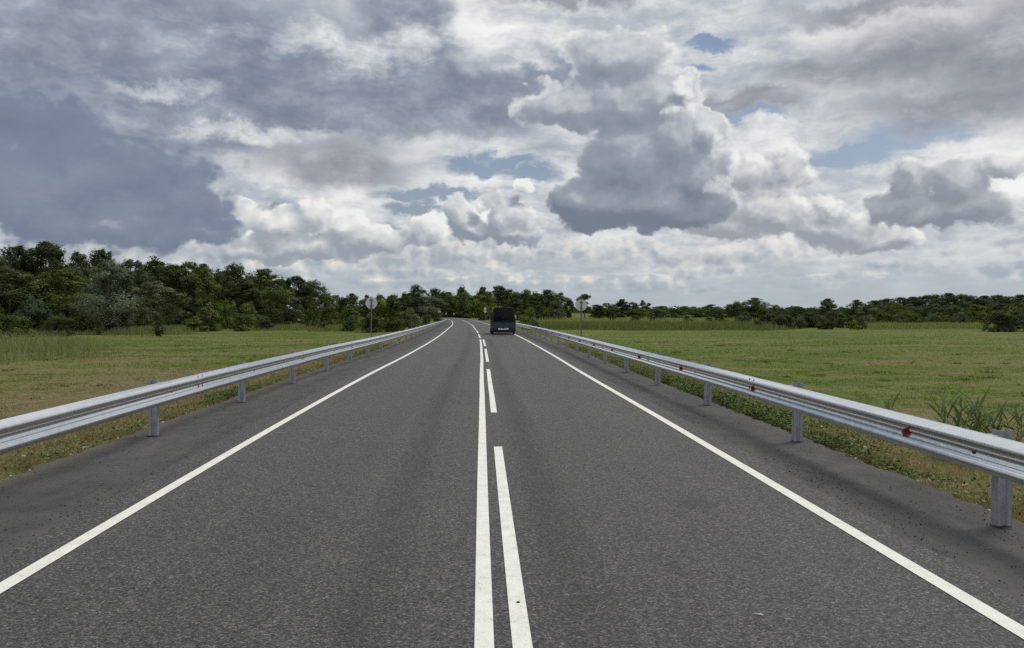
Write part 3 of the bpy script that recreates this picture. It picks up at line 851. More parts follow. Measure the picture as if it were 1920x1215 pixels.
# ------------------------------------------------------------------ the van
def build_van():
    paint, T = new_mat('van_paint_dark_green')
    tc = T.new('ShaderNodeTexCoord'); c = S(T, tc.outputs['Object'])
    n = T.noise(c, 3.0, 5.0, 0.6)
    _, _, oz = T.xyz(c)
    low = T.mix(n, (0.026, 0.054, 0.076), (0.042, 0.080, 0.106))
    finish(T, T.mix(T.smooth(oz, 0.99, 1.03), low, (0.007, 0.009, 0.010)), T.lin(n, 0.3, 0.7, 0.34, 0.5), 0.0, 0.3)
    glass, T = new_mat('tinted_glass')
    gl = T.new('ShaderNodeBsdfGlossy'); gl.inputs['Roughness'].default_value = 0.06; gl.inputs['Color'].default_value = (0.8, 0.85, 0.9, 1)
    tr = T.new('ShaderNodeBsdfTransparent'); tr.inputs['Color'].default_value = (0.30, 0.33, 0.34, 1)
    fr = T.new('ShaderNodeFresnel'); fr.inputs['IOR'].default_value = 1.35
    mx = T.new('ShaderNodeMixShader'); T.l.new(fr.outputs[0], mx.inputs[0]); T.l.new(tr.outputs[0], mx.inputs[1]); T.l.new(gl.outputs[0], mx.inputs[2])
    o = T.new('ShaderNodeOutputMaterial'); T.l.new(mx.outputs[0], o.inputs['Surface'])
    rubber = simple_mat('tyre_rubber', (0.018, 0.018, 0.018), 0.85)
    plastic = MAT['black_plastic']
    rim = simple_mat('wheel_rim', (0.35, 0.36, 0.37), 0.4, 0.7)
    lamp, T = new_mat('tail_lamp'); finish(T, (0.07, 0.006, 0.006), 0.2, 0.0, 0.4)
    white = simple_mat('plate_white', (0.74, 0.74, 0.73), 0.4, var=0.04)
    trim = simple_mat('van_interior', (0.03, 0.03, 0.032), 0.9)
    chrome = simple_mat('mirror_shell', (0.62, 0.62, 0.62), 0.3, 0.4)

    y0 = 62.3
    p = road_pt(y0, 2.07)
    root = empty('van', tuple(p), road_rz(y0 + 2.5)); tag(root, 'dark green van seen from behind with a wide rear window and white plate', 'van')
    # body: half-width and heights by station along the van (0 = tail, 5.0 = nose)
    def section(y, inset=0.0, drop=0.0, low=0.34):
        w0, w1, w2, h = 0.985 - inset, 0.995 - inset, 0.83 - inset, 2.23 - drop
        pts = [(w0 - 0.04, low), (w0, low + 0.10), (w1, 0.75), (w1, 1.02), (0.95 - inset, 1.35), (0.885 - inset, 1.80), (w2 + 0.015, 2.02 - drop), (w2 - 0.02, 2.15 - drop), (w2 - 0.10, h - 0.02), (w2 - 0.35, h), (0.0, h + 0.02)]
        full = [(x, z) for x, z in pts] + [(-x, z) for x, z in pts[-2::-1]]
        return [(x, y, z) for x, z in full]
    st = [section(0.03, 0.02, 0.015), section(0.0, 0.035, 0.03), section(0.10), section(0.6), section(1.6), section(2.6), section(3.4), section(3.8, 0.02, 0.02)]
    st = [section(0.02, 0.012, 0.012), section(0.07), section(0.6), section(1.6), section(2.6), section(3.4), section(3.75, 0.02, 0.02)]
    # nose: windscreen and bonnet
    def nose(y, h, inset):
        s = section(y, inset)
        zt = 2.25
        return [(x, yy, min(z, h - 0.10 * (x / 0.98) ** 2)) for x, yy, z in s]
    st += [nose(4.15, 1.75, 0.03), nose(4.45, 1.28, 0.05), nose(4.9, 1.12, 0.08), nose(5.05, 0.85, 0.14)]
    bm = bmesh.new()
    rows = [[bm.verts.new(v) for v in s] for s in st]
    n = len(rows[0])
    for a, b in zip(rows[:-1], rows[1:]):
        for i in range(n - 1): bm.faces.new((a[i], b[i], b[i + 1], a[i + 1]))
        bm.faces.new((a[n - 1], b[n - 1], b[0], a[0]))
    bm.faces.new(rows[-1])
    # tail: frame round the rear window opening
    outer = rows[0]
    win = []
    for v in outer:
        x, z = v.co.x, v.co.z
        zz = min(max(z, 1.06), 2.06)
        lim = 0.80 - (zz - 1.06) * 0.115
        xx = max(-lim, min(lim, x * 0.93))
        if zz > 1.9: xx = max(-lim + (zz - 1.9) * 0.3, min(lim - (zz - 1.9) * 0.3, xx))
        win.append(bm.verts.new((xx, 0.0, zz)))
    for i in range(n - 1): bm.faces.new((outer[i + 1], win[i + 1], win[i], outer[i]))
    bm.faces.new((outer[0], win[0], win[n - 1], outer[n - 1]))
    win2 = [bm.verts.new((v.co.x * 0.985, 0.05, 1.56 + (v.co.z - 1.56) * 0.98)) for v in win]
    for i in range(n - 1): bm.faces.new((win[i + 1], win2[i + 1], win2[i], win[i]))
    bm.faces.new((win[0], win2[0], win2[n - 1], win[n - 1]))
    bmesh.ops.remove_doubles(bm, verts=bm.verts, dist=0.0004)
    bmesh.ops.recalc_face_normals(bm, faces=bm.faces)
    body = bm_obj('body', bm, paint, root, True)
    md = body.modifiers.new('edge', 'EDGE_SPLIT'); md.split_angle = math.radians(38)
    # interior lining and floor (real depth behind the glass)
    bm = bmesh.new()
    bm_box(bm, (-0.80, 0.10, 0.62), (0.80, 3.2, 0.98))
    bm_box(bm, (-0.74, 2.2, 0.98), (0.74, 2.32, 1.62), 0.03)
    bm_obj('interior', bm, trim, root)
    for sx in (-0.42, 0.42):
        bm = bmesh.new(); bm_box(bm, (sx - 0.24, 1.25, 0.985), (sx + 0.24, 1.40, 1.52), 0.05); bm_box(bm, (sx - 0.12, 1.27, 1.53), (sx + 0.12, 1.37, 1.70), 0.03)
        bm_obj('seat_back', bm, trim, root)
    # glass
    bm = bmesh.new()
    f = [(-0.80, 1.06), (0.80, 1.06), (0.69, 1.95), (0.62, 2.055), (-0.62, 2.055), (-0.69, 1.95)]
    A = [bm.verts.new((x, 0.030, z)) for x, z in f]; B = [bm.verts.new((x, 0.036, z)) for x, z in f]
    bm.faces.new(A); bm.faces.new(B[::-1])
    for i in range(6): bm.faces.new((A[i], B[i], B[(i + 1) % 6], A[(i + 1) % 6]))
    bmesh.ops.recalc_face_normals(bm, faces=bm.faces)
    win_o = bm_obj('rear_window', bm, glass, root)
    bm = bmesh.new(); bm_cyl(bm, (0.10, 0.012, 1.10), (-0.42, 0.014, 1.18), 0.012, 6); bm_cyl(bm, (0.10, 0.03, 1.10), (0.10, 0.0, 1.10), 0.03, 10); bm_obj('wiper', bm, plastic, win_o)
    for s in (-1, 1):
        for ya, yb in ((0.45, 1.55), (1.75, 2.75), (2.95, 3.65)):
            bm = bmesh.new()
            q = [(ya, 1.16), (yb, 1.16), (yb - 0.03, 1.80), (ya + 0.03, 1.80)]
            wx = lambda z: 0.984 - (z - 1.16) * (0.101 / 0.64) - 0.002
            A = [bm.verts.new((s * (wx(z) + 0.0), y, z)) for y, z in q]; B = [bm.verts.new((s * (wx(z) - 0.008 + 0.014), y, z)) for y, z in q]
            bm.faces.new(A); bm.faces.new(B[::-1])
            for i in range(4): bm.faces.new((A[i], B[i], B[(i + 1) % 4], A[(i + 1) % 4]))
            bmesh.ops.recalc_face_normals(bm, faces=bm.faces)
            bm_obj('side_window', bm, simple_glass, root)
        # tail lamps
        bm = bmesh.new(); bm_box(bm, (s * 0.90 - 0.06, -0.012, 0.74), (s * 0.90 + 0.06, 0.05, 1.03), 0.012); bm_obj('tail_lamp', bm, lamp, root)
        # wheels
        for wy in (0.95, 4.05):
            bm = bmesh.new()
            nn = 26
            prof = [(-0.10, 0.20), (-0.105, 0.30), (-0.08, 0.335), (0.08, 0.335), (0.105, 0.30), (0.10, 0.20)]
            rings = [[bm.verts.new((s * 0.87 + a, wy + r * math.cos(2 * math.pi * i / nn), 0.335 + r * math.sin(2 * math.pi * i / nn))) for i in range(nn)] for a, r in prof]
            for ra, rb in zip(rings[:-1], rings[1:]):
                for i in range(nn): bm.faces.new((ra[i], ra[(i + 1) % nn], rb[(i + 1) % nn], rb[i]))
            bmesh.ops.recalc_face_normals(bm, faces=bm.faces)
            w = empty('wheel'); w.parent = root
            bm_obj('tyre', bm, rubber, w, True)
            bm = bmesh.new(); bm_cyl(bm, (s * 0.87 - 0.07, wy, 0.335), (s * 0.87 + 0.07, wy, 0.335), 0.205, 20); bm_obj('rim', bm, rim, w)
        # mirrors
        bm = bmesh.new(); bm_box(bm, (s * 1.16 - 0.10, 3.55, 1.22), (s * 1.16 + 0.10, 3.68, 1.52), 0.03); bm_box(bm, (s * 1.02 - 0.06, 3.58, 1.26), (s * 1.02 + 0.06, 3.63, 1.32))
        mo = bm_obj('mirror', bm, plastic if s < 0 else chrome, root)
    # tail details
    bm = bmesh.new(); bm_box(bm, (-0.80, -0.010, 0.985), (0.80, 0.03, 1.03), 0.008); bm_obj('window_ledge', bm, plastic, root)
    bm = bmesh.new(); bm_box(bm, (-0.99, -0.10, 0.27), (0.99, 0.12, 0.585), 0.03); bm_obj('bumper', bm, plastic, root)
    bm = bmesh.new()
    pts = [(-0.43, 0.40), (0.43, 0.40), (0.43, 0.53), (0.10, 0.53), (0.04, 0.47), (-0.04, 0.47), (-0.10, 0.53), (-0.43, 0.53)]
    A = [bm.verts.new((x - 0.02, -0.118, z)) for x, z in pts]; B = [bm.verts.new((x - 0.02, -0.102, z)) for x, z in pts]
    bm.faces.new(A); bm.faces.new(B[::-1])
    for i in range(8): bm.faces.new((A[i], B[i], B[(i + 1) % 8], A[(i + 1) % 8]))
    bmesh.ops.recalc_face_normals(bm, faces=bm.faces)
    bm_obj('number_plate', bm, white, root)
    bm = bmesh.new(); bm_box(bm, (-0.70, -0.03, 2.12), (0.70, 0.25, 2.20), 0.02); bm_obj('roof_lip', bm, paint, root)
    bm = bmesh.new(); bm_box(bm, (-0.72, 0.10, 0.16), (0.72, 4.9, 0.40), 0.02); bm_obj('underbody', bm, plastic, root)  # box lowered to block the light showing beneath the van and darken the gap
    # seams and handle on the tailgate
    bm = bmesh.new(); bm_box(bm, (-0.16, -0.014, 0.86), (0.16, 0.02, 0.92), 0.008); bm_obj('tailgate_handle', bm, plastic, root)
    # things inside, behind the glass
    blue = simple_mat('blue_cloth', (0.010, 0.014, 0.11), 0.8)
    pale = simple_mat('pale_wrap', (0.55, 0.54, 0.52), 0.7)
    M = root.matrix_basis if hasattr(root, 'matrix_basis') else Matrix.Identity(4)
    Mx = Matrix.Translation(root.location) @ Matrix.Rotation(root.rotation_euler.z, 4, 'Z')
    bm = bmesh.new(); bm_box(bm, (-0.52, 0.20, 0.985), (-0.05, 0.60, 1.30), 0.09)
    o = bm_obj('blue_bag', bm, blue, None, True); o.matrix_world = Mx; tag(o, 'blue bag inside the van behind its rear window', 'bag')
    bm = bmesh.new(); bm_box(bm, (0.36, 0.16, 0.985), (0.66, 0.42, 1.10), 0.04)
    o = bm_obj('pale_parcel', bm, pale, None, True); o.matrix_world = Mx; tag(o, 'small pale parcel lying behind the rear window of the van', 'parcel')

simple_glass, _T = new_mat('dark_side_glass')
finish(_T, (0.012, 0.014, 0.015), 0.06, 0.0, 0.5)
build_van()
# ------------------------------------------------------------------ foliage
def leaf_mat(name, dark, light, trans=0.28, rough=0.6):
    m, T = new_mat(name)
    at = T.new('ShaderNodeAttribute', attribute_name='rnd', attribute_type='GEOMETRY'); r = S(T, at.outputs['Fac'])
    oi = T.new('ShaderNodeObjectInfo'); orr = S(T, oi.outputs['Random'])
    c = T.mix(r, dark, light)
    k = 0.80 + orr * 0.45
    c = T.mix(1.0, c, T.vec(k * (0.88 + orr * 0.14), k, k * 0.95), 'MULTIPLY')
    d = T.new('ShaderNodeBsdfDiffuse'); T.put(d.inputs['Color'], c)
    t = T.new('ShaderNodeBsdfTranslucent'); T.put(t.inputs['Color'], T.mix(1.0, c, (1.15, 1.25, 0.6), 'MULTIPLY'))
    g = T.new('ShaderNodeBsdfGlossy'); g.inputs['Roughness'].default_value = 0.45; g.inputs['Color'].default_value = (0.5, 0.55, 0.55, 1)
    m1 = T.new('ShaderNodeMixShader'); m1.inputs[0].default_value = trans
    T.l.new(d.outputs[0], m1.inputs[1]); T.l.new(t.outputs[0], m1.inputs[2])
    m2 = T.new('ShaderNodeMixShader'); m2.inputs[0].default_value = 0.02
    T.l.new(m1.outputs[0], m2.inputs[1]); T.l.new(g.outputs[0], m2.inputs[2])
    o = T.new('ShaderNodeOutputMaterial'); T.l.new(m2.outputs[0], o.inputs['Surface'])
    return m
LM = {
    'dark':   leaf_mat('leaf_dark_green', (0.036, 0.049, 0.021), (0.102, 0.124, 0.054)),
    'mid':    leaf_mat('leaf_green', (0.050, 0.072, 0.020), (0.142, 0.170, 0.054)),
    'grey':   leaf_mat('leaf_grey_green', (0.062, 0.080, 0.040), (0.170, 0.195, 0.110)),
    'silver': leaf_mat('leaf_silver', (0.080, 0.095, 0.058), (0.26, 0.285, 0.21)),
    'light':  leaf_mat('leaf_yellow_green', (0.080, 0.112, 0.022), (0.22, 0.255, 0.065)),
    'olive':  leaf_mat('leaf_olive', (0.058, 0.070, 0.020), (0.150, 0.160, 0.050)),
    'reed':   leaf_mat('leaf_reed', (0.108, 0.128, 0.048), (0.26, 0.265, 0.125), 0.40),
    'tallgrass': leaf_mat('leaf_tall_grass', (0.105, 0.132, 0.055), (0.25, 0.265, 0.14), 0.40),
}
BARK = simple_mat('bark_grey_brown', (0.075, 0.062, 0.048), 0.9, var=0.4, scale=5.0)

def quads_from(centres, normals, sizes, aspect, rng, rnd, name):
    """leaf-sized rhombic faces"""
    n = len(centres)
    nr = normals / np.maximum(np.linalg.norm(normals, axis=1, keepdims=True), 1e-6)
    a = np.cross(nr, rng.normal(size=(n, 3))); a /= np.maximum(np.linalg.norm(a, axis=1, keepdims=True), 1e-6)
    b = np.cross(nr, a)
    s = sizes[:, None]
    V = np.stack([centres - a * s, centres - b * s * aspect, centres + a * s, centres + b * s * aspect], 1).reshape(-1, 3)
    F = np.arange(4 * n).reshape(n, 4)
    me = mesh_np(name, V, F)
    at = me.attributes.new('rnd', 'FLOAT', 'POINT'); at.data.foreach_set('value', np.repeat(rnd, 4).astype(np.float32))
    return me

def crown_mesh(seed, H, W, t0, prof, n_lobe, n_clump, n_leaf, leaf, lobe=0.30, clump=0.30, flat=0.85, aspect=0.5, droop=0.0, spike=0.0, shaggy=0.0):
    """a crown of rounded boughs (lobes); each bough is covered with sprays (clumps) of leaf-sized faces"""
    rng = np.random.default_rng(seed)
    L = []
    tries = 0
    while len(L) < n_lobe and tries < 4000:
        tries += 1
        t = rng.uniform(0, 1); ang = rng.uniform(0, 2 * math.pi)
        R = prof(t) * W * 0.5
        lr = W * lobe * rng.uniform(0.62, 1.12) * (0.65 + 0.35 * prof(t))
        r = max(0.0, R - lr * 0.85) * math.sqrt(rng.uniform(0.1, 1.0))
        z = H * (t0 + (1 - t0) * t); z = min(z, H - lr * flat * 0.9); z = max(z, min(lr * flat * 0.75, H * 0.5))
        c = np.array([r * math.cos(ang), r * math.sin(ang), z])
        if any(np.linalg.norm(c - q[0]) < 0.55 * min(lr, q[1]) for q in L): continue
        L.append((c, lr))
    C = []; R = []; D0 = []
    for c, lr in L:
        for k in range(n_clump):
            d = rng.normal(size=3); d[2] = d[2] * 0.95 + 0.08; d /= np.linalg.norm(d)
            C.append(c + d * lr * np.array([1, 1, flat]) * rng.uniform(0.62, 1.02)); R.append(lr * clump * rng.uniform(0.7, 1.35)); D0.append(d)
    C = np.array(C); R = np.array(R); D0 = np.array(D0); n = len(C)
    idx = np.repeat(np.arange(n), n_leaf)
    d = rng.normal(size=(n * n_leaf, 3)); d /= np.linalg.norm(d, axis=1, keepdims=True)
    rad = (0.25 + 0.85 * rng.uniform(0, 1, n * n_leaf)) * R[idx]
    P = C[idx] + d * rad[:, None]
    if droop: P[:, 2] -= droop * (np.hypot(P[:, 0], P[:, 1]) / (W * 0.5)) ** 2
    if spike: P[:, 2] += spike * np.abs(rng.normal(0, 1, len(P))) * (D0[idx, 2] > 0.35)
    P[:, 2] = np.maximum(P[:, 2], 0.05)
    N = D0[idx] * 1.0 + d * 0.40 + rng.normal(0, 0.28, d.shape) + np.array([0, 0, 0.25])
    ctone = rng.uniform(0, 1, n)
    rnd = np.clip(ctone[idx] * 0.6 + rng.uniform(0, 1, len(P)) * 0.36, 0, 1)
    sz = leaf * rng.uniform(0.6, 1.3, len(P))
    return quads_from(P, N, sz, aspect, rng, rnd, 'crown'), np.array([q[0] for q in L])

def trunk_mesh(seed, H, C, r0, n_limbs, top=0.8, lean=0.3):
    rng = np.random.default_rng(seed + 99)
    V = []; F = []
    def tube(pts, rads, n=7):
        base = len(V)
        for j, (p, r) in enumerate(zip(pts, rads)):
            for i in range(n):
                a = 2 * math.pi * i / n
                V.append((p[0] + r * math.cos(a), p[1] + r * math.sin(a), p[2]))
        for j in range(len(pts) - 1):
            for i in range(n):
                F.append((base + j * n + i, base + j * n + (i + 1) % n, base + (j + 1) * n + (i + 1) % n, base + (j + 1) * n + i))
    m = 8
    wob = rng.normal(0, lean * 0.35, (m, 2)).cumsum(0) * 0.4
    zs = np.linspace(-0.3, H * top, m)
    main = [(wob[i, 0], wob[i, 1], zs[i]) for i in range(m)]
    tube(main, [r0 * (1.25 if i == 0 else 1 - 0.85 * i / (m - 1)) for i in range(m)])
    order = rng.permutation(len(C))[:n_limbs]
    for k in order:
        c = C[k]
        zb = min(c[2] * rng.uniform(0.45, 0.75), H * top * 0.95)
        j = min(m - 1, int(np.searchsorted(zs, zb))); b = np.array(main[j]); b[2] = zb
        pts = [b + (np.array(c) - b) * t + np.array([0, 0, 0.25 * math.sin(t * math.pi)]) + rng.normal(0, 0.08, 3) * t for t in (0, 0.3, 0.6, 0.9)]
        rr = r0 * 0.42 * (1 - zb / H * 0.6)
        tube(pts, [rr, rr * 0.7, rr * 0.45, rr * 0.15], 5)
    return mesh_np('trunk', V, F, True)

PROF = {
    'round':  lambda t: math.sin(math.pi * min(1, 0.16 + 0.84 * t)) ** 0.6,
    'dome':   lambda t: math.sqrt(max(0.0, 1 - t ** 2.2)) * (0.86 + 0.14 * t),
    'tall':   lambda t: (min(1, 0.45 + t * 1.6) * (1 - t ** 3) ** 0.7),
    'cone':   lambda t: (1 - t) ** 0.8 * min(1, 0.5 + t * 4) + 0.05,
    'open':   lambda t: min(1, 0.35 + t * 1.1) * (1 - t ** 4) ** 0.6,
    'column': lambda t: 0.9 * (1 - t ** 4) * min(1, 0.6 + t * 3),
}
PROTO = {}
def proto(key, seed, H, W, t0, prof, n_lobe, n_clump, n_leaf, leaf, mat, r0=0.22, limbs=9, **kw):
    cm, C = crown_mesh(seed, H, W, t0, PROF[prof], n_lobe, n_clump, n_leaf, leaf, **kw)
    tm = trunk_mesh(seed, H, C, r0, limbs)
    cm.materials.append(LM[mat]); tm.materials.append(BARK)
    PROTO.setdefault(key, []).append((cm, tm, H, W))
for i, s_ in enumerate((11, 12, 13)):
    proto('broad', s_, 12.0, 10.0, 0.06, 'round', 40, 14, 30, 0.17, ('grey', 'dark', 'mid')[i], lobe=0.17, clump=0.40, droop=0.4)
for i, s_ in enumerate((21, 22, 23)):
    proto('tall', s_, 13.0, 7.5, 0.07, 'tall', 36, 14, 30, 0.16, ('dark', 'grey', 'mid')[i], lobe=0.19, clump=0.40, spike=0.15)
for i, s_ in enumerate((31, 32)):
    proto('open', s_, 13.0, 8.0, 0.34, 'open', 15, 14, 30, 0.19, 'dark', lobe=0.20, clump=0.42)
proto('silver', 41, 9.0, 6.5, 0.08, 'round', 15, 20, 30, 0.14, 'silver', lobe=0.25, spike=0.3, clump=0.38)
proto('silver', 42, 9.0, 6.5, 0.08, 'round', 14, 20, 30, 0.14, 'silver', lobe=0.25, spike=0.3, clump=0.38)
proto('willow', 43, 8.5, 8.5, 0.04, 'round', 17, 22, 30, 0.15, 'light', lobe=0.25, droop=0.8, spike=0.2)
for i, s_ in enumerate((51, 52, 53)):
    proto('shrub', s_, 3.4, 4.8, 0.0, 'dome', 16, 16, 26, 0.10, ('mid', 'grey', 'olive')[i], r0=0.06, limbs=7, lobe=0.21, spike=0.06, clump=0.38)
proto('bright_shrub', 54, 3.4, 4.8, 0.0, 'dome', 15, 16, 26, 0.10, 'light', r0=0.06, limbs=7, lobe=0.21, spike=0.12, clump=0.38)
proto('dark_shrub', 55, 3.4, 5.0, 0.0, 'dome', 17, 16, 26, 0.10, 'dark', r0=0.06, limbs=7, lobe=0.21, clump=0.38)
proto('juniper', 61, 3.6, 1.5, 0.0, 'column', 12, 12, 24, 0.065, 'dark', r0=0.05, limbs=3, lobe=0.32, spike=0.18)
proto('spiky', 62, 5.0, 3.2, 0.0, 'cone', 15, 16, 26, 0.10, 'mid', r0=0.09, limbs=6, lobe=0.26, spike=0.35)

_cnt = {}
ORD = ('first second third fourth fifth sixth seventh eighth ninth tenth eleventh twelfth thirteenth fourteenth fifteenth sixteenth').split()
def plant(key, px, top, dist, wpx, label, cat='tree', name=None, group=None, variant=None, rot=None, sink=0.0):
    """stand one tree where its foot meets the field at that bearing and distance"""
    X = (px - 960.0) / FPX * dist
    gz = float(ground_z(X, dist)) - sink
    zt = EYE + (HOR - top) / FPX * dist
    ps = PROTO[key]; i = _cnt.get(key, 0); _cnt[key] = i + 1
    cm, tm, H, W = ps[variant if variant is not None else i % len(ps)]
    sz = (zt - gz) / (H * 1.03); sx = wpx * dist / FPX / (W * 1.0)
    if cat == 'shrub': sx = min(sx, 2.0 * (zt - gz) / W)
    root = empty(name or {'tree': 'tree', 'shrub': 'shrub'}.get(cat, 'tree'), (X, dist, gz), rot if rot is not None else (i * 2.399 + px * 0.01) % 6.283)
    root.scale = (sx, sx, sz)
    tag(root, label, cat, group)
    link(bpy.data.objects.new('trunk', tm), root); link(bpy.data.objects.new('crown', cm), root)
    return root

# ---- the tall wood on one side
WOOD = 'trees of the tall wood'
for a in (
    ('tall', -22, 462, 106, 120, 'tall dark tree cut by the picture edge at the end of the wood'),
    ('open', 36, 458, 113, 86, 'open-crowned dark tree beside the cut-off tree at the wood\'s tall end'),
    ('open', 88, 449, 114, 84, 'highest tree of the wood, open airy top against the storm cloud', ),
    ('tall', 112, 474, 120, 50, 'narrow tree right behind the highest tree of the wood'),
    ('broad', 148, 470, 122, 92, 'broad green tree between the highest tree and the small round-topped tree'),
    ('open', 192, 465, 126, 62, 'tree with a small round airy top above the silvery tree'),
    ('broad', 20, 505, 100, 150, 'wide grey-green willow in front of the tallest trees at the picture edge'),
    ('broad', 110, 500, 104, 130, 'wide dark willow below the highest tree of the wood'),
    ('silver', 204, 492, 97, 92, 'pale silvery tree standing out in front of the dark wood'),
    ('broad', 244, 484, 134, 80, 'round tree just behind the pale silvery tree'),
    ('tall', 290, 478, 142, 76, 'pointed dark tree behind the slim juniper'),
    ('broad', 325, 492, 140, 90, 'billowing tree between the pointed tree and the big round willow'),
    ('broad', 362, 486, 144, 86, 'big round-topped willow at the gap in the wood'),
    ('broad', 290, 525, 126, 110, 'low spreading willow behind the slim juniper'),
    ('silver', 396, 528, 160, 46, 'small pale tree in the gap of the wood'),
    ('broad', 436, 489, 156, 84, 'big willow on the far side of the gap in the wood'),
    ('broad', 492, 500, 165, 104, 'wide rounded willow with a sloping side in the wood'),
    ('tall', 462, 520, 150, 90, 'lower tree in front of the two big willows past the gap'),
    ('open', 556, 515, 186, 60, 'dark fine-leaved tree near the low end of the wood'),
    ('tall', 592, 523, 190, 56, 'last dark tree at the low end of the wood'),
    ('broad', 535, 545, 176, 80, 'low rounded tree at the foot of the last dark trees'),
    ('tall', 612, 545, 210, 40, 'short dark tree stepping down past the end of the wood'),
):
    plant(a[0], a[1], a[2], a[3], a[4] * 1.3, a[5], group=WOOD)
rr = random.Random(5)
for k in range(16):     # rear ranks seen between the front trees
    px = -20 + k * 40 + rr.uniform(-12, 12)
    plant(rr.choice(('broad', 'tall')), px, np.interp(px, [0, 200, 400, 600], [470, 484, 496, 532]) + rr.uniform(-3, 8), np.interp(px, [0, 600], [135, 235]) + rr.uniform(0, 15), rr.uniform(70, 100),
          ORD[k] + ' tree of the tall wood\'s rear rank, counted from the picture edge, half hidden', group='rear rank of the tall wood')
UNDER = 'shrubs along the foot of the tall wood'
for a in (
    ('shrub', 8, 588, 74, 110, 'grey-green bush by the tall grass at the picture edge'),
    ('dark_shrub', -30, 560, 90, 170, 'dark bush cut by the picture edge under the wood'),
    ('shrub', 66, 556, 96, 120, 'leafy green bush under the wide dark willow'),
    ('shrub', 140, 568, 98, 110, 'leafy green bush left of the silvery tree'),
    ('dark_shrub', 110, 590, 86, 110, 'low dark bush before the two leafy bushes under the wood'),
    ('shrub', 40, 592, 82, 120, 'low bush behind the tall grass clump'),
    ('dark_shrub', 250, 560, 118, 90, 'dark bush between the silvery tree and the slim juniper'),
    ('shrub', 228, 592, 98, 70, 'low green bush between the two junipers'),
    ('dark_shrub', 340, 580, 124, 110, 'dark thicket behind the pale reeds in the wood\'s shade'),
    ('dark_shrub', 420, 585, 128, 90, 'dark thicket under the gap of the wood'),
    ('bright_shrub', 424, 563, 118, 70, 'yellow-green bush under the gap in the wood'),
    ('bright_shrub', 462, 570, 120, 50, 'small yellow-green bush beside the larger yellow-green bush'),
    ('shrub', 385, 577, 104, 90, 'rounded grey-green bush in front of the yellow-green bush'),
    ('shrub', 458, 588, 106, 70, 'low grey-green bush beside the rounded one'),
    ('shrub', 495, 590, 112, 50, 'small grey bush at the end of the bush row before the reeds'),
    ('dark_shrub', 520, 580, 150, 90, 'dark thicket below the wide rounded willow'),
    ('dark_shrub', 585, 578, 165, 80, 'dark thicket below the last dark trees'),
    ('spiky', 586, 568, 122, 34, 'slim young tree before the dark thicket'),
    ('shrub', 620, 574, 140, 80, 'bush filling the step at the end of the wood'),
    ('dark_shrub', 605, 604, 112, 40, 'low dark bush in the reeds near the road sign'),
    ('dark_shrub', 655, 600, 108, 70, 'low dark bush just left of the round sign pole'),
    ('shrub', 655, 577, 128, 70, 'bush behind the reeds left of the round sign'),
    ('bright_shrub', 712, 563, 104, 80, 'yellow-green bush right behind the round sign'),
    ('dark_shrub', 692, 590, 98, 50, 'dark round bush around the foot of the sign pole'),
    ('spiky', 737, 556, 100, 60, 'dark bush with a pointed spiky top right of the sign'),
    ('shrub', 768, 577, 104, 62, 'leafy bush between the spiky bush and the guardrail'),
    ('shrub', 735, 594, 94, 60, 'green low bush in front of the spiky bush'),
    ('shrub', 800, 590, 128, 50, 'low bush behind the guardrail before the bend'),
):
    plant(a[0], a[1], a[2], a[3], a[4], a[5], 'shrub', 'shrub', UNDER)
plant('juniper', 184, 584, 88, 15, 'slim small dark juniper, nearer the silvery tree', 'shrub', 'juniper', 'junipers on the meadow')
plant('juniper', 298, 571, 88, 30, 'bigger dark juniper standing alone before the pale reeds', 'shrub', 'juniper', 'junipers on the meadow')
# ---- far trees behind the round sign
for k, (px, top, w) in enumerate(((632, 551, 44), (660, 549, 46), (688, 552, 44), (712, 550, 40), (736, 551, 44), (760, 546, 40), (648, 556, 60), (700, 558, 60), (748, 558, 56))):
    plant('tall' if k % 2 else 'broad', px, top, 262 + (k % 3) * 14, w, ORD[k] + ' small far tree in the row behind the round sign among bushes', group='far trees behind the round sign')
# ---- trees where the road bends
BEND = 'trees at the bend'
for a in (
    ('tall', 783, 532, 268, 50, 'dark round-headed tree standing tallest left of the bend'),
    ('broad', 818, 538, 276, 50, 'grey-green tree beside the dark round-headed tree at the bend'),
    ('silver', 812, 556, 262, 50, 'pale-stemmed grey tree in front of the grey-green one at the bend'),
    ('broad', 842, 545, 296, 50, 'broad tree over the end of the road, left half'),
    ('tall', 866, 533, 320, 30, 'slender tree rising above the end of the road'),
    ('broad', 872, 546, 300, 56, 'broad tree over the end of the road, right half'),
    ('tall', 905, 537, 312, 46, 'dark tree behind the light green willow'),
    ('broad', 934, 533, 320, 56, 'high rounded tree behind the van'),
    ('broad', 957, 540, 318, 44, 'dark tree behind the van roof'),
    ('willow', 908, 551, 236, 66, 'light green willow just left of the van'),
    ('tall', 985, 541, 290, 42, 'dark tree right of the van'),
    ('tall', 1004, 545, 280, 40, 'bushy dark tree second to the van\'s right'),
    ('open', 1028, 542, 276, 48, 'feathery dark tree ending the group right of the van'),
    ('broad', 1044, 556, 270, 34, 'low tree at the foot of the feathery dark tree'),
    ('broad', 1000, 562, 250, 60, 'low dark tree above the yellow-green roadside bush'),
    ('tall', 965, 560, 260, 44, 'dark low tree right behind the van'),
):
    plant(a[0], a[1], a[2], a[3], a[4] * 1.2, a[5], group=BEND)
for k, px in enumerate((790, 815, 838, 858, 880, 900, 930, 955, 1020, 1045)):
    plant('dark_shrub', px, 572 + (k % 3) * 3, 302 if px < 905 else 270, 46, ORD[k] + ' dark undergrowth bush from the far round sign, shaded under the bend\'s trees', 'shrub', 'shrub', 'undergrowth at the bend')
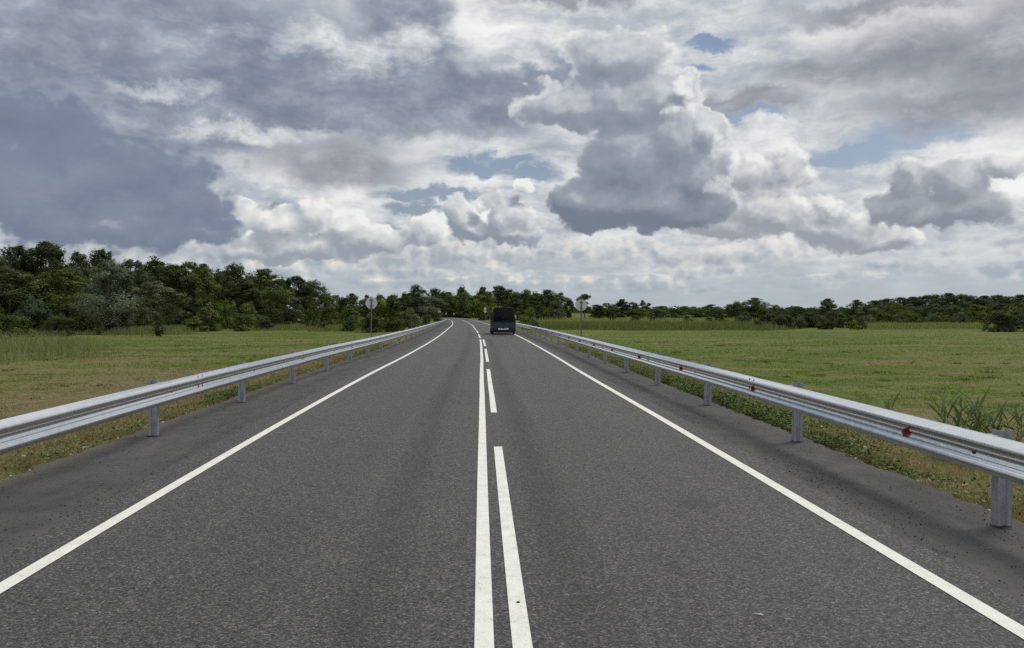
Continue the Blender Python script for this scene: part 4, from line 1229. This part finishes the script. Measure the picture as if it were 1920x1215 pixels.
for a in (
    ('bright_shrub', 982, 590, 88, 34, 'yellow-green roadside bush by the end of the reflector guardrail'),
    ('bright_shrub', 994, 576, 104, 34, 'taller yellow-green bush behind the roadside bush'),
    ('shrub', 1000, 598, 92, 30, 'low green bush beside the yellow-green roadside bush'),
    ('shrub', 822, 588, 190, 50, 'green bush before the grey-green tree at the bend'),
    ('dark_shrub', 905, 588, 205, 24, 'dark bush at the foot of the light green willow'),
):
    plant(a[0], a[1], a[2], a[3], a[4], a[5], 'shrub', 'shrub', 'roadside bushes near the bend')
for k in range(15):
    px = 772 + k * 20 + rr.uniform(-5, 5)
    plant(('broad', 'tall')[k % 2], px, 549 + rr.uniform(-3, 6), 345 + rr.uniform(0, 20), 52, ORD[k] + ' rear tree behind the bend, counted from the dark round-headed tree, mostly hidden', group='rear trees behind the bend')
for k in range(8):
    px = 955 + k * 13 + rr.uniform(-3, 3)
    plant('shrub', px, 578 + rr.uniform(-3, 6), 236 + rr.uniform(0, 14), 34, ORD[k] + ' bush at the foot of the trees right of the van, counted from the van', 'shrub', 'shrub', 'bushes at the foot of the bend trees')
# ---- open side
OPEN = 'tree line beyond the open meadow'
for a in (
    ('tall', 1068, 559, 300, 26, 'pointed dark tree left of the sign over the meadow'),
    ('open', 1096, 550, 300, 40, 'ragged-topped dark tree right behind the sign over the meadow'),
    ('broad', 1118, 570, 290, 40, 'low tree next to the ragged-topped tree'),
    ('broad', 1140, 567, 330, 44, 'low rounded far tree, first in the far row'),
    ('tall', 1166, 560, 340, 44, 'highest tree of the far row'),
    ('broad', 1186, 566, 340, 44, 'rounded tree beside the highest of the far row'),
    ('open', 1205, 562, 330, 16, 'thin slender tree in the far row'),
    ('open', 1216, 567, 330, 16, 'second thin tree in the far row'),
    ('broad', 1238, 573, 420, 44, 'low far tree where the tree line dips'),
    ('broad', 1284, 573, 420, 30, 'small lone far tree in the dip of the tree line'),
    ('tall', 1300, 574, 430, 24, 'small pointed far tree after the dip'),
    ('broad', 1334, 570, 330, 50, 'low tree after the dip of the tree line'),
    ('broad', 1372, 569, 300, 46, 'low tree beside the dark dome-shaped tree'),
    ('broad', 1416, 556, 210, 66, 'dark dome-shaped tree standing above the meadow edge'),
    ('tall', 1382, 563, 230, 36, 'dark tree leaning against the dome-shaped tree'),
    ('broad', 1454, 571, 220, 50, 'low tree right of the dome-shaped tree'),
    ('broad', 1492, 573, 280, 50, 'low far tree before the double-topped trees'),
    ('tall', 1552, 559, 215, 48, 'first of two matching upright trees above the meadow'),
    ('broad', 1606, 560, 215, 44, 'second of two matching upright trees above the meadow'),
):
    plant(a[0], a[1], a[2], a[3], a[4] * 1.1, a[5], group=OPEN)
for k in range(14):
    px = 1120 + k * 36 + rr.uniform(-8, 8)
    plant('broad', px, 576 + rr.uniform(-2, 3), 300 + rr.uniform(-30, 60), rr.uniform(44, 60), ORD[k] + ' low dark filler tree of the far row, counted from the sign over the meadow', group='low far row over the meadow')
for k, (px, top) in enumerate(((1640, 562), (1664, 558), (1690, 557), (1712, 556), (1736, 552), (1757, 550), (1778, 548), (1800, 550), (1822, 553), (1846, 554), (1868, 552), (1890, 554), (1912, 551), (1936, 550), (1958, 552))):
    plant('broad' if k % 3 else 'tall', px, top + rr.uniform(-1.5, 1.5), 232 + rr.uniform(-12, 20), 68, ORD[k] + ' round-topped skyline tree of the dense dark wood, counted from its low end', group='dense wood beyond the meadow', variant=1 if k % 3 else 0)
for k in range(14):
    px = 1630 + k * 25
    plant('broad', px, 568 + rr.uniform(-3, 4), 205 + rr.uniform(-10, 10), 66, ORD[k] + ' lower front-rank tree of the dense dark wood, counted from its low end', group='front rank of the dense wood', variant=k % 3)
EDGE = 'bushes at the meadow edge'
for a in (
    ('dark_shrub', 1150, 585, 200, 22, 'small round dark bush alone in the reeds'),
    ('dark_shrub', 1190, 590, 190, 46, 'flat dark bush in the reeds'),
    ('dark_shrub', 1225, 592, 195, 44, 'second flat dark bush in the reeds'),
    ('shrub', 1290, 592, 180, 60, 'long low bush behind the reeds'),
    ('shrub', 1330, 593, 175, 40, 'end of the long low bush row behind the reeds'),
    ('spiky', 1352, 578, 165, 36, 'bare-looking grey bush before the tree line'),
    ('shrub', 1395, 584, 150, 50, 'grey bush under the dark dome-shaped tree'),
    ('spiky', 1430, 574, 140, 40, 'small yellowish tree at the meadow edge'),
    ('dark_shrub', 1470, 590, 128, 70, 'dark bush at the start of the meadow-edge thicket'),
    ('dark_shrub', 1515, 584, 132, 90, 'tall dark bush in the middle of the meadow-edge thicket'),
    ('dark_shrub', 1560, 582, 140, 80, 'tall dark bush below the matching upright trees'),
    ('shrub', 1545, 598, 118, 70, 'green bush low in front of the thicket'),
    ('bright_shrub', 1602, 601, 114, 50, 'bright rounded bush ending the thicket'),
    ('shrub', 1655, 584, 170, 60, 'green bush at the foot of the dense wood, first'),
    ('bright_shrub', 1712, 588, 165, 50, 'yellow-green bush at the foot of the dense wood'),
    ('shrub', 1750, 588, 165, 54, 'bush between the yellow-green and the olive one'),
    ('shrub', 1800, 585, 168, 60, 'green bush right before the big dark corner bush'),
    ('shrub', 1420, 600, 120, 60, 'low green bush at the meadow edge before the grey bush'),
    ('dark_shrub', 1872, 580, 104, 90, 'big dark bush standing forward at the far corner of the meadow'),
    ('shrub', 1925, 572, 108, 110, 'big olive bush cut by the picture edge at the meadow corner'),
):
    plant(a[0], a[1], a[2], a[3], a[4], a[5], 'shrub', 'shrub', EDGE)

for k in range(16):
    px = 1440 + k * 11.5 + rr.uniform(-4, 4)
    plant(('dark_shrub', 'shrub', 'dark_shrub', 'shrub')[k % 4], px, 590 + rr.uniform(-4, 6), 118 + rr.uniform(0, 22), rr.uniform(30, 44), ORD[k] + ' filler bush of the meadow-edge thicket, counted towards the bright rounded bush', 'shrub', 'shrub', 'filler bushes of the thicket')
for k in range(16):
    px = 1628 + k * 19 + rr.uniform(-5, 5)
    plant('shrub', px, 590 + rr.uniform(-5, 4), 168 + rr.uniform(-6, 14), rr.uniform(34, 50), ORD[k] + ' low bush along the foot of the dense wood, counted from the thicket', 'shrub', 'shrub', 'low bushes along the dense wood')
for k in range(12):
    px = -10 + k * 44 + rr.uniform(-8, 8)
    plant(('dark_shrub', 'shrub')[k % 2], px, 580 + rr.uniform(-8, 8), 112 + rr.uniform(0, 16) + px * 0.03, rr.uniform(50, 70), ORD[k] + ' filler bush at the foot of the tall wood, counted from the picture edge', 'shrub', 'shrub', 'filler bushes of the tall wood')
# ---- far wood on the skyline, one mass
def distant_wood():
    rng = np.random.default_rng(77)
    n = 900
    X = rng.uniform(-900, 1100, n); Y = rng.uniform(560, 760, n)
    h = 5.2 + 1.6 * vnoise(X, Y, 0.01, 3.0) + rng.normal(0, 0.8, n)
    k = 26
    idx = np.repeat(np.arange(n), k)
    d = rng.normal(size=(n * k, 3)); d /= np.linalg.norm(d, axis=1, keepdims=True)
    C = np.stack([X, Y, ground_z(X, Y) + h * 0.45], -1)
    P = C[idx] + d * np.stack([np.full(n, 4.6), np.full(n, 4.6), h * 0.5], -1)[idx] * rng.uniform(0.7, 1.0, (n * k, 1))
    me = quads_from(P, d + np.array([0, 0, 0.4]), rng.uniform(0.9, 1.8, n * k), 0.6, rng, rng.uniform(0, 1, n * k), 'distant_wood')
    o = obj_mesh('distant_wood', me, LM['dark']); tag(o, 'low dark band of distant wood along the skyline', 'wood', kind='stuff')
distant_wood()

# ------------------------------------------------------------------ reeds, grass and weeds
def blade_mat(name, a, b, c):
    m, T = new_mat(name)
    at = T.new('ShaderNodeAttribute', attribute_name='rnd', attribute_type='GEOMETRY'); r = S(T, at.outputs['Fac'])
    col = T.ramp(r, [(0.0, a), (0.6, b), (1.0, c)])
    finish(T, col, 0.7, 0.0, 0.25)
    return m
MAT['reed'] = LM['reed']
MAT['tall_grass'] = LM['tallgrass']
MAT['weed'] = blade_mat('weed_leaf', (0.042, 0.072, 0.012), (0.085, 0.130, 0.024), (0.15, 0.19, 0.05))

def blades(name, X, Y, h, w, lean, rng, mat, label=None, two=True, cat='grass'):
    n = len(X)
    Z = ground_z(X, Y) - 0.02
    a = rng.uniform(0, 2 * math.pi, n); ln = np.abs(rng.normal(0, lean, n)) * h
    dx, dy = np.cos(a) * ln, np.sin(a) * ln
    b = rng.uniform(0, math.pi, n); wx, wy = np.cos(b) * w / 2, np.sin(b) * w / 2
    P = np.stack([X, Y, Z], -1)
    base0 = P + np.stack([-wx, -wy, 0 * wx], -1); base1 = P + np.stack([wx, wy, 0 * wx], -1)
    rnd = rng.uniform(0, 1, n)
    if two:
        mid = P + np.stack([dx * 0.35, dy * 0.35, h * 0.6], -1)
        m0 = mid + np.stack([-wx, -wy, 0 * wx], -1) * 0.8; m1 = mid + np.stack([wx, wy, 0 * wx], -1) * 0.8
        tip = P + np.stack([dx, dy, h], -1)
        V = np.stack([base0, base1, m1, m0, tip], 1).reshape(-1, 3)
        o = np.arange(n)[:, None] * 5
        F = np.concatenate([o + np.array([0, 1, 2]), o + np.array([0, 2, 3]), o + np.array([3, 2, 4])])
        k = 5
    else:
        tip = P + np.stack([dx, dy, h], -1)
        V = np.stack([base0, base1, tip], 1).reshape(-1, 3); F = np.arange(3 * n).reshape(n, 3); k = 3
    me = mesh_np(name, V, F)
    at = me.attributes.new('rnd', 'FLOAT', 'POINT'); at.data.foreach_set('value', np.repeat(rnd, k).astype(np.float32))
    ob = obj_mesh(name, me, mat); tag(ob, label, cat, kind='stuff')
    return ob

def bearing_patch(rng, n, px0, px1, d0, d1):
    d = rng.uniform(d0, d1, n); px = rng.uniform(px0, px1, n)
    return (px - 960) / FPX * d, d
def grow():
    rng = np.random.default_rng(21)
    def reeds(n, px0, px1, d0, d1, h, label, w=0.07):
        X, Y = bearing_patch(rng, n, px0, px1, d0, d1)
        X = X + rng.normal(0, 1.2, n); Y = Y + rng.normal(0, 1.0, n) + 2.2 * vnoise(X, Y * 0, 0.25, 2.0) + 1.2 * vnoise(X, Y * 0, 0.9, 4.0)
        hh = h * rng.uniform(0.45, 1.12, n) * (0.88 + 0.42 * vnoise(X, Y, 0.22, 5.0) + 0.22 * vnoise(X, Y, 0.8, 3.0))
        front = np.clip((Y - d0 + 1.0) / 5.0, 0.25, 1.0); hh = hh * front
        blades('reeds', X, Y, hh, np.full(n, w), 0.16, rng, MAT['reed'], label, cat='reeds')
    reeds(22000, 1004, 1470, 110, 150, 1.1, 'wide bed of pale green reeds beyond the mown meadow')
    reeds(5000, 1000, 1420, 160, 215, 1.5, 'farther reeds behind the wide reed bed')
    reeds(9000, 1615, 1850, 116, 150, 0.9, 'reeds before the dense wood beyond the meadow')
    reeds(7000, 195, 350, 91, 122, 0.8, 'pale reeds growing at the foot of the tall wood')
    reeds(5000, 478, 690, 104, 135, 0.75, 'reeds between the thicket and the round sign')
    reeds(2500, 60, 230, 86, 98, 0.55, 'low reeds below the silvery tree')
    n = 15000
    X = rng.uniform(-46, -20, n); Y = rng.uniform(38, 66, n)
    edge = np.interp(Y, [38, 41, 46, 54, 66], [-28.5, -26.0, -24.2, -28.0, -35.0]) + 1.3 * vnoise(X * 0, Y, 0.5, 2.0)
    q = edge - X
    keep = (q > rng.uniform(-0.6, 1.6, n)) & (vnoise(X, Y, 0.45, 4.0) > rng.uniform(-1.3, 0.5, n))
    X, Y, q = X[keep], Y[keep], q[keep]
    hh = (0.28 + 1.0 * np.clip(q / 4.0, 0, 1) * np.clip((Y - 38) / 5.0, 0.2, 1)) * rng.uniform(0.35, 1.2, len(X)) * (1.0 + 0.5 * vnoise(X, Y, 0.6, 1.0))
    blades('tall_grass', X, Y, np.clip(hh, 0.1, 1.7), np.full(len(X), 0.026), 0.55, rng, MAT['tall_grass'], 'clump of tall unmown grass at the picture edge of the meadow', cat='grass')
    # mown meadow: log-uniform in distance so that near and far read alike
    n = 260000
    d = np.exp(rng.uniform(math.log(6.0), math.log(105.0), n)); px = rng.uniform(-60, 1980, n)
    X = (px - 960) / FPX * d; Y = d
    off = X - road_x(Y)
    keep = ((off > EDGE_R + 0.05) | (off < EDGE_L - 0.05))
    X, Y, d, off = X[keep], Y[keep], d[keep], off[keep]
    side = np.where(off > 0, off - EDGE_R, EDGE_L - off)
    dens = np.clip((105 - d) / 70.0, 0, 1) * np.clip(0.35 + side * 0.9, 0, 1) * np.clip(0.75 + 0.6 * vnoise(X, Y, 0.8, 8.0), 0.2, 1)
    keep = rng.uniform(0, 1, len(X)) < dens
    X, Y, d = X[keep], Y[keep], d[keep]
    h = (0.040 + 0.0008 * d) * rng.uniform(0.4, 1.5, len(X)) * (1.0 + 0.5 * np.clip(vnoise(X, Y, 1.3, 9.0), 0, 1))
    blades('meadow_grass', X, Y, h, 0.005 + 0.0009 * d, 0.9, rng, MAT['blade'], 'short mown meadow grass on both sides of the road', two=False)
    m = 46000
    yv = np.exp(rng.uniform(math.log(4.5), math.log(45.0), m)); sv = np.where(rng.uniform(0, 1, m) < 0.5, 1.0, -1.0)
    ov = np.where(sv > 0, EDGE_R, -EDGE_L) + 0.03 + rng.exponential(0.55, m)
    q = road_pt(yv, sv * ov)
    cl = 0.5 + 0.5 * vnoise(q[:, 0] * 1.0, q[:, 1], 1.9, 3.0)
    keep = rng.uniform(0, 1, m) < np.clip(cl * 1.2, 0.1, 1)
    q, yv = q[keep], yv[keep]; cl = cl[keep]
    blades('verge_grass', q[:, 0], q[:, 1], rng.uniform(0.03, 0.13, len(q)) * (0.5 + cl), 0.004 + 0.0006 * yv, 0.8, rng, MAT['blade'], 'dry straggling grass along both tarmac edges', two=False)
    # darker tufts standing out of the sward
    nt = 300
    dt = np.exp(rng.uniform(math.log(9.0), math.log(70.0), nt)); pt = rng.uniform(-20, 1940, nt)
    tx = (pt - 960) / FPX * dt; ok = np.abs(tx - road_x(dt)) > 6.2
    tx, ty = tx[ok], dt[ok]
    k = 60; idx = np.repeat(np.arange(len(tx)), k)
    r = rng.uniform(0.10, 0.32, len(tx))[idx]
    X = tx[idx] + rng.normal(0, 1, len(idx)) * r; Y = ty[idx] + rng.normal(0, 1, len(idx)) * r * 0.8
    blades('grass_tufts', X, Y, rng.uniform(0.04, 0.13, len(X)), 0.007 + 0.0006 * ty[idx], 0.7, rng, MAT['weed'], 'dark green tufts scattered over the mown meadow', two=False)
    # leafy weeds hugging the tarmac edge
    def weeds(off0, off1, segs, side, label):
        P = []; N = []; Sz = []
        for (y0, y1, dens, hh, wd) in segs:
            m = int((y1 - y0) * dens)
            yy = rng.uniform(y0, y1, m)
            oo = off0 + np.abs(rng.normal(0, wd, m)) * (1.0 + 0.35 * np.sin(yy * 1.9) + 0.25 * np.sin(yy * 4.3))
            q = road_pt(yy, side * oo)
            gz = ground_z(q[:, 0], q[:, 1])
            fall = np.clip(1.0 - (oo - off0) / (2.6 * wd), 0.25, 1)
            z = gz + rng.uniform(0, 1, m) ** 1.3 * hh * fall * (0.75 + 0.35 * np.sin(yy * 2.7 + 1.0))
            P.append(np.stack([q[:, 0], q[:, 1], z], -1)); Sz.append(rng.uniform(0.012, 0.034, m))
        P = np.concatenate(P); Sz = np.concatenate(Sz)
        N = rng.normal(0, 0.6, P.shape) + np.array([0, -0.2, 0.8])
        me = quads_from(P, N, Sz, 0.45, rng, rng.uniform(0, 1, len(P)), 'verge_weeds')
        o = obj_mesh('verge_weeds', me, MAT['weed']); tag(o, label, 'weeds', kind='stuff')
    weeds(4.60, 0, ((9.6, 12.0, 1300, 0.16, 0.28), (12.0, 16.5, 2100, 0.30, 0.42), (16.5, 22.0, 1500, 0.26, 0.40), (22.0, 40.0, 420, 0.22, 0.35), (7.9, 9.6, 700, 0.13, 0.30), (4.5, 7.9, 160, 0.08, 0.45), (9.6, 26.0, 420, 0.22, 0.85)), 1, 'dense green weeds along the tarmac edge under the reflector guardrail')
    weeds(5.00, 0, ((15.0, 18.2, 1300, 0.22, 0.30), (18.2, 30.0, 120, 0.14, 0.30), (9.0, 15.0, 200, 0.10, 0.5), (30, 42, 250, 0.2, 0.3), (5.0, 9.0, 120, 0.08, 0.5)), -1, 'dark weeds along the tarmac edge under the plain guardrail')
grow()

# ---- plants with large leaves behind the near rail
def leaf_blade_mesh(L, W, bend):
    n = 7; V = []; F = []
    for i in range(n):
        t = i / (n - 1)
        w = W * 0.5 * (math.sin(math.pi * (0.10 + 0.90 * t)) ** 0.7 if t < 1 else 0) * (1.0 - 0.25 * t)
        x = L * t * math.cos(bend * t * 0.6); z = L * (0.18 * t) - L * bend * t * t * 0.5
        V += [(x, -w, z + w * 0.35), (x, 0, z), (x, w, z + w * 0.35)]
    for i in range(n - 1):
        a = i * 3
        F += [(a, a + 1, a + 4, a + 3), (a + 1, a + 2, a + 5, a + 4)]
    me = mesh_np('leaf', V, F, True)
    at = me.attributes.new('rnd', 'FLOAT', 'POINT'); at.data.foreach_set('value', np.full(len(V), 0.5, dtype=np.float32))
    return me
LEAVES = [leaf_blade_mesh(0.50, 0.044, 0.45), leaf_blade_mesh(0.44, 0.040, 0.85), leaf_blade_mesh(0.38, 0.036, 0.15)]
MAT['reed_leaf_near'] = leaf_mat('reed_leaf_near', (0.075, 0.115, 0.045), (0.17, 0.22, 0.10), 0.3)
for me in LEAVES: me.materials.append(MAT['reed_leaf_near'])
STALK = simple_mat('reed_stalk', (0.10, 0.13, 0.05), 0.6)
def reed_plant(y, off, H, stems, label, seed, spread=0.16):
    q = road_pt(y, off); gz = float(ground_z(q[0], q[1]))
    root = empty('reed_plant', (q[0], q[1], gz)); tag(root, label, 'plant', 'young reeds behind the near guardrail')
    r = random.Random(seed)
    for s in range(stems):
        bx, by = r.gauss(0, spread), r.gauss(0, spread); lx, ly = r.gauss(0, 0.10), r.gauss(0, 0.10); h = H * r.uniform(0.72, 1.05)
        bm = bmesh.new()
        pts = [Vector((bx + lx * t * t, by + ly * t * t, h * 0.86 * t - 0.03)) for t in (0, 0.35, 0.7, 1.0)]
        for a, b, r0, r1 in zip(pts[:-1], pts[1:], (0.007, 0.006, 0.0045), (0.006, 0.0045, 0.002)): bm_cyl(bm, a, b, r0, 6, r1, False)
        st = bm_obj('stem', bm, STALK, root, True)
        k = 10
        for i in range(k):
            t = 0.25 + 0.75 * i / (k - 1)
            lf = link(bpy.data.objects.new('leaf', LEAVES[r.randrange(3)]), st)
            lf.location = (bx + lx * t * t, by + ly * t * t, h * 0.86 * t - 0.03)
            lf.rotation_euler = (r.uniform(-0.3, 0.3), -r.uniform(0.15, 0.70) - t * 0.35, (i % 2) * math.pi + r.uniform(-0.9, 0.9) + s * 1.1)
            sc = r.uniform(0.7, 1.1) * (0.75 + 0.25 * H); lf.scale = (sc, sc, sc)
reed_plant(9.6, 6.30, 0.98, 6, 'tall young reed with long drooping leaves behind the near rail', 4, 0.10)
reed_plant(9.2, 6.60, 0.88, 13, 'thick clump of young reeds by the nearest post of the reflector guardrail', 8, 0.26)
reed_plant(12.6, 6.85, 0.60, 3, 'small leafy plant peeping over the reflector guardrail', 9, 0.06)

# ------------------------------------------------------------------ stones, crumbs and litter
def scatter_stones(name, P, Sz, rng, mat, label, cat):
    ico = np.array([(0, 0, 1), (0.9, 0, 0.2), (0.28, 0.85, 0.25), (-0.72, 0.53, 0.2), (-0.72, -0.53, 0.25), (0.28, -0.85, 0.2), (0, 0, -0.5)])
    tri = np.array([(0, 1, 2), (0, 2, 3), (0, 3, 4), (0, 4, 5), (0, 5, 1), (6, 2, 1), (6, 3, 2), (6, 4, 3), (6, 5, 4), (6, 1, 5)])
    n = len(P)
    a = rng.uniform(0, 6.28, n); ca, sa = np.cos(a), np.sin(a)
    V = ico[None] * rng.uniform(0.7, 1.3, (n, 7, 3)) * Sz[:, None, None] * np.array([1.0, 0.8, 0.6])
    x = V[..., 0] * ca[:, None] - V[..., 1] * sa[:, None]; y = V[..., 0] * sa[:, None] + V[..., 1] * ca[:, None]
    V = np.stack([x, y, V[..., 2]], -1) + P[:, None, :]
    F = (np.arange(n)[:, None, None] * 7 + tri[None]).reshape(-1, 3)
    o = obj_mesh(name, mesh_np(name, V.reshape(-1, 3), F), mat); tag(o, label, cat, kind='stuff')
def stones():
    rng = np.random.default_rng(31)
    pale = simple_mat('pale_stone', (0.46, 0.43, 0.37), 0.85, var=0.35, scale=20.0)
    black = simple_mat('bitumen_crumb', (0.017, 0.017, 0.018), 0.8)
    for side, e, lab in ((1, EDGE_R, 'pale stones in the verge under the reflector guardrail'), (-1, -EDGE_L, 'pale stones in the verge under the plain guardrail')):
        m = 420
        y = np.exp(rng.uniform(math.log(5.0), math.log(34.0), m)); off = e + 0.02 + np.abs(rng.normal(0, 0.33, m))
        P = road_pt(y, side * off); P[:, 2] = ground_z(P[:, 0], P[:, 1]) + 0.012
        sz = np.clip(rng.lognormal(-4.2, 0.55, m), 0.006, 0.05)
        scatter_stones('verge_stones', P, sz, rng, pale, lab, 'stones')
        m = 2600 if side > 0 else 1800
        y = np.exp(rng.uniform(math.log(3.6), math.log(22.0), m))
        off = np.where(rng.uniform(0, 1, m) < 0.45, 3.38 + np.abs(rng.normal(0, 0.16, m)), rng.uniform(3.4, e - 0.05, m))
        cl = vnoise(y * 1.0, off * 3, 1.0, 6.0 + side); keep = rng.uniform(0, 1, m) < np.clip(0.45 + 0.7 * cl, 0.05, 1)
        y, off = y[keep], off[keep]
        P = road_pt(y, side * off); P[:, 2] += -0.003
        scatter_stones('asphalt_crumbs', P, rng.uniform(0.003, 0.011, len(y)), rng, black, 'black crumbs strewn over the ' + ('shoulder beside the reflector guardrail' if side > 0 else 'shoulder beside the plain guardrail'), 'crumbs')
stones()
def litter():
    white = simple_mat('white_scrap', (0.72, 0.71, 0.68), 0.7)
    bm = bmesh.new(); r = random.Random(2)
    ring = [bm.verts.new((0.026 * math.cos(t) * r.uniform(0.7, 1.2), 0.011 * math.sin(t) * r.uniform(0.7, 1.2), 0.003 + r.uniform(0, 0.006))) for t in [i * 2 * math.pi / 9 for i in range(9)]]
    c = bm.verts.new((0, 0, 0.011))
    for i in range(9): bm.faces.new((ring[i], ring[(i + 1) % 9], c))
    bmesh.ops.solidify(bm, geom=list(bm.faces), thickness=0.002)
    o = bm_obj('paper_scrap', bm, white); o.location = (1.43, 4.42, 0.004); o.rotation_euler = (0, 0, -0.5); tag(o, 'tiny white scrap lying on the bare asphalt of the lane', 'litter')
    for nm, loc, s, lab in (('clod', (0.037, 4.60, 0.008), 0.012, 'small dark clod lying on the broken white line'),):
        bm = bmesh.new(); bmesh.ops.create_icosphere(bm, subdivisions=2, radius=s)
        for v in bm.verts: v.co *= r.uniform(0.75, 1.25); v.co.z *= 0.6
        o = bm_obj(nm, bm, simple_mat('dark_clod', (0.04, 0.036, 0.03), 0.9)); o.location = loc; tag(o, lab, 'clod')
litter()
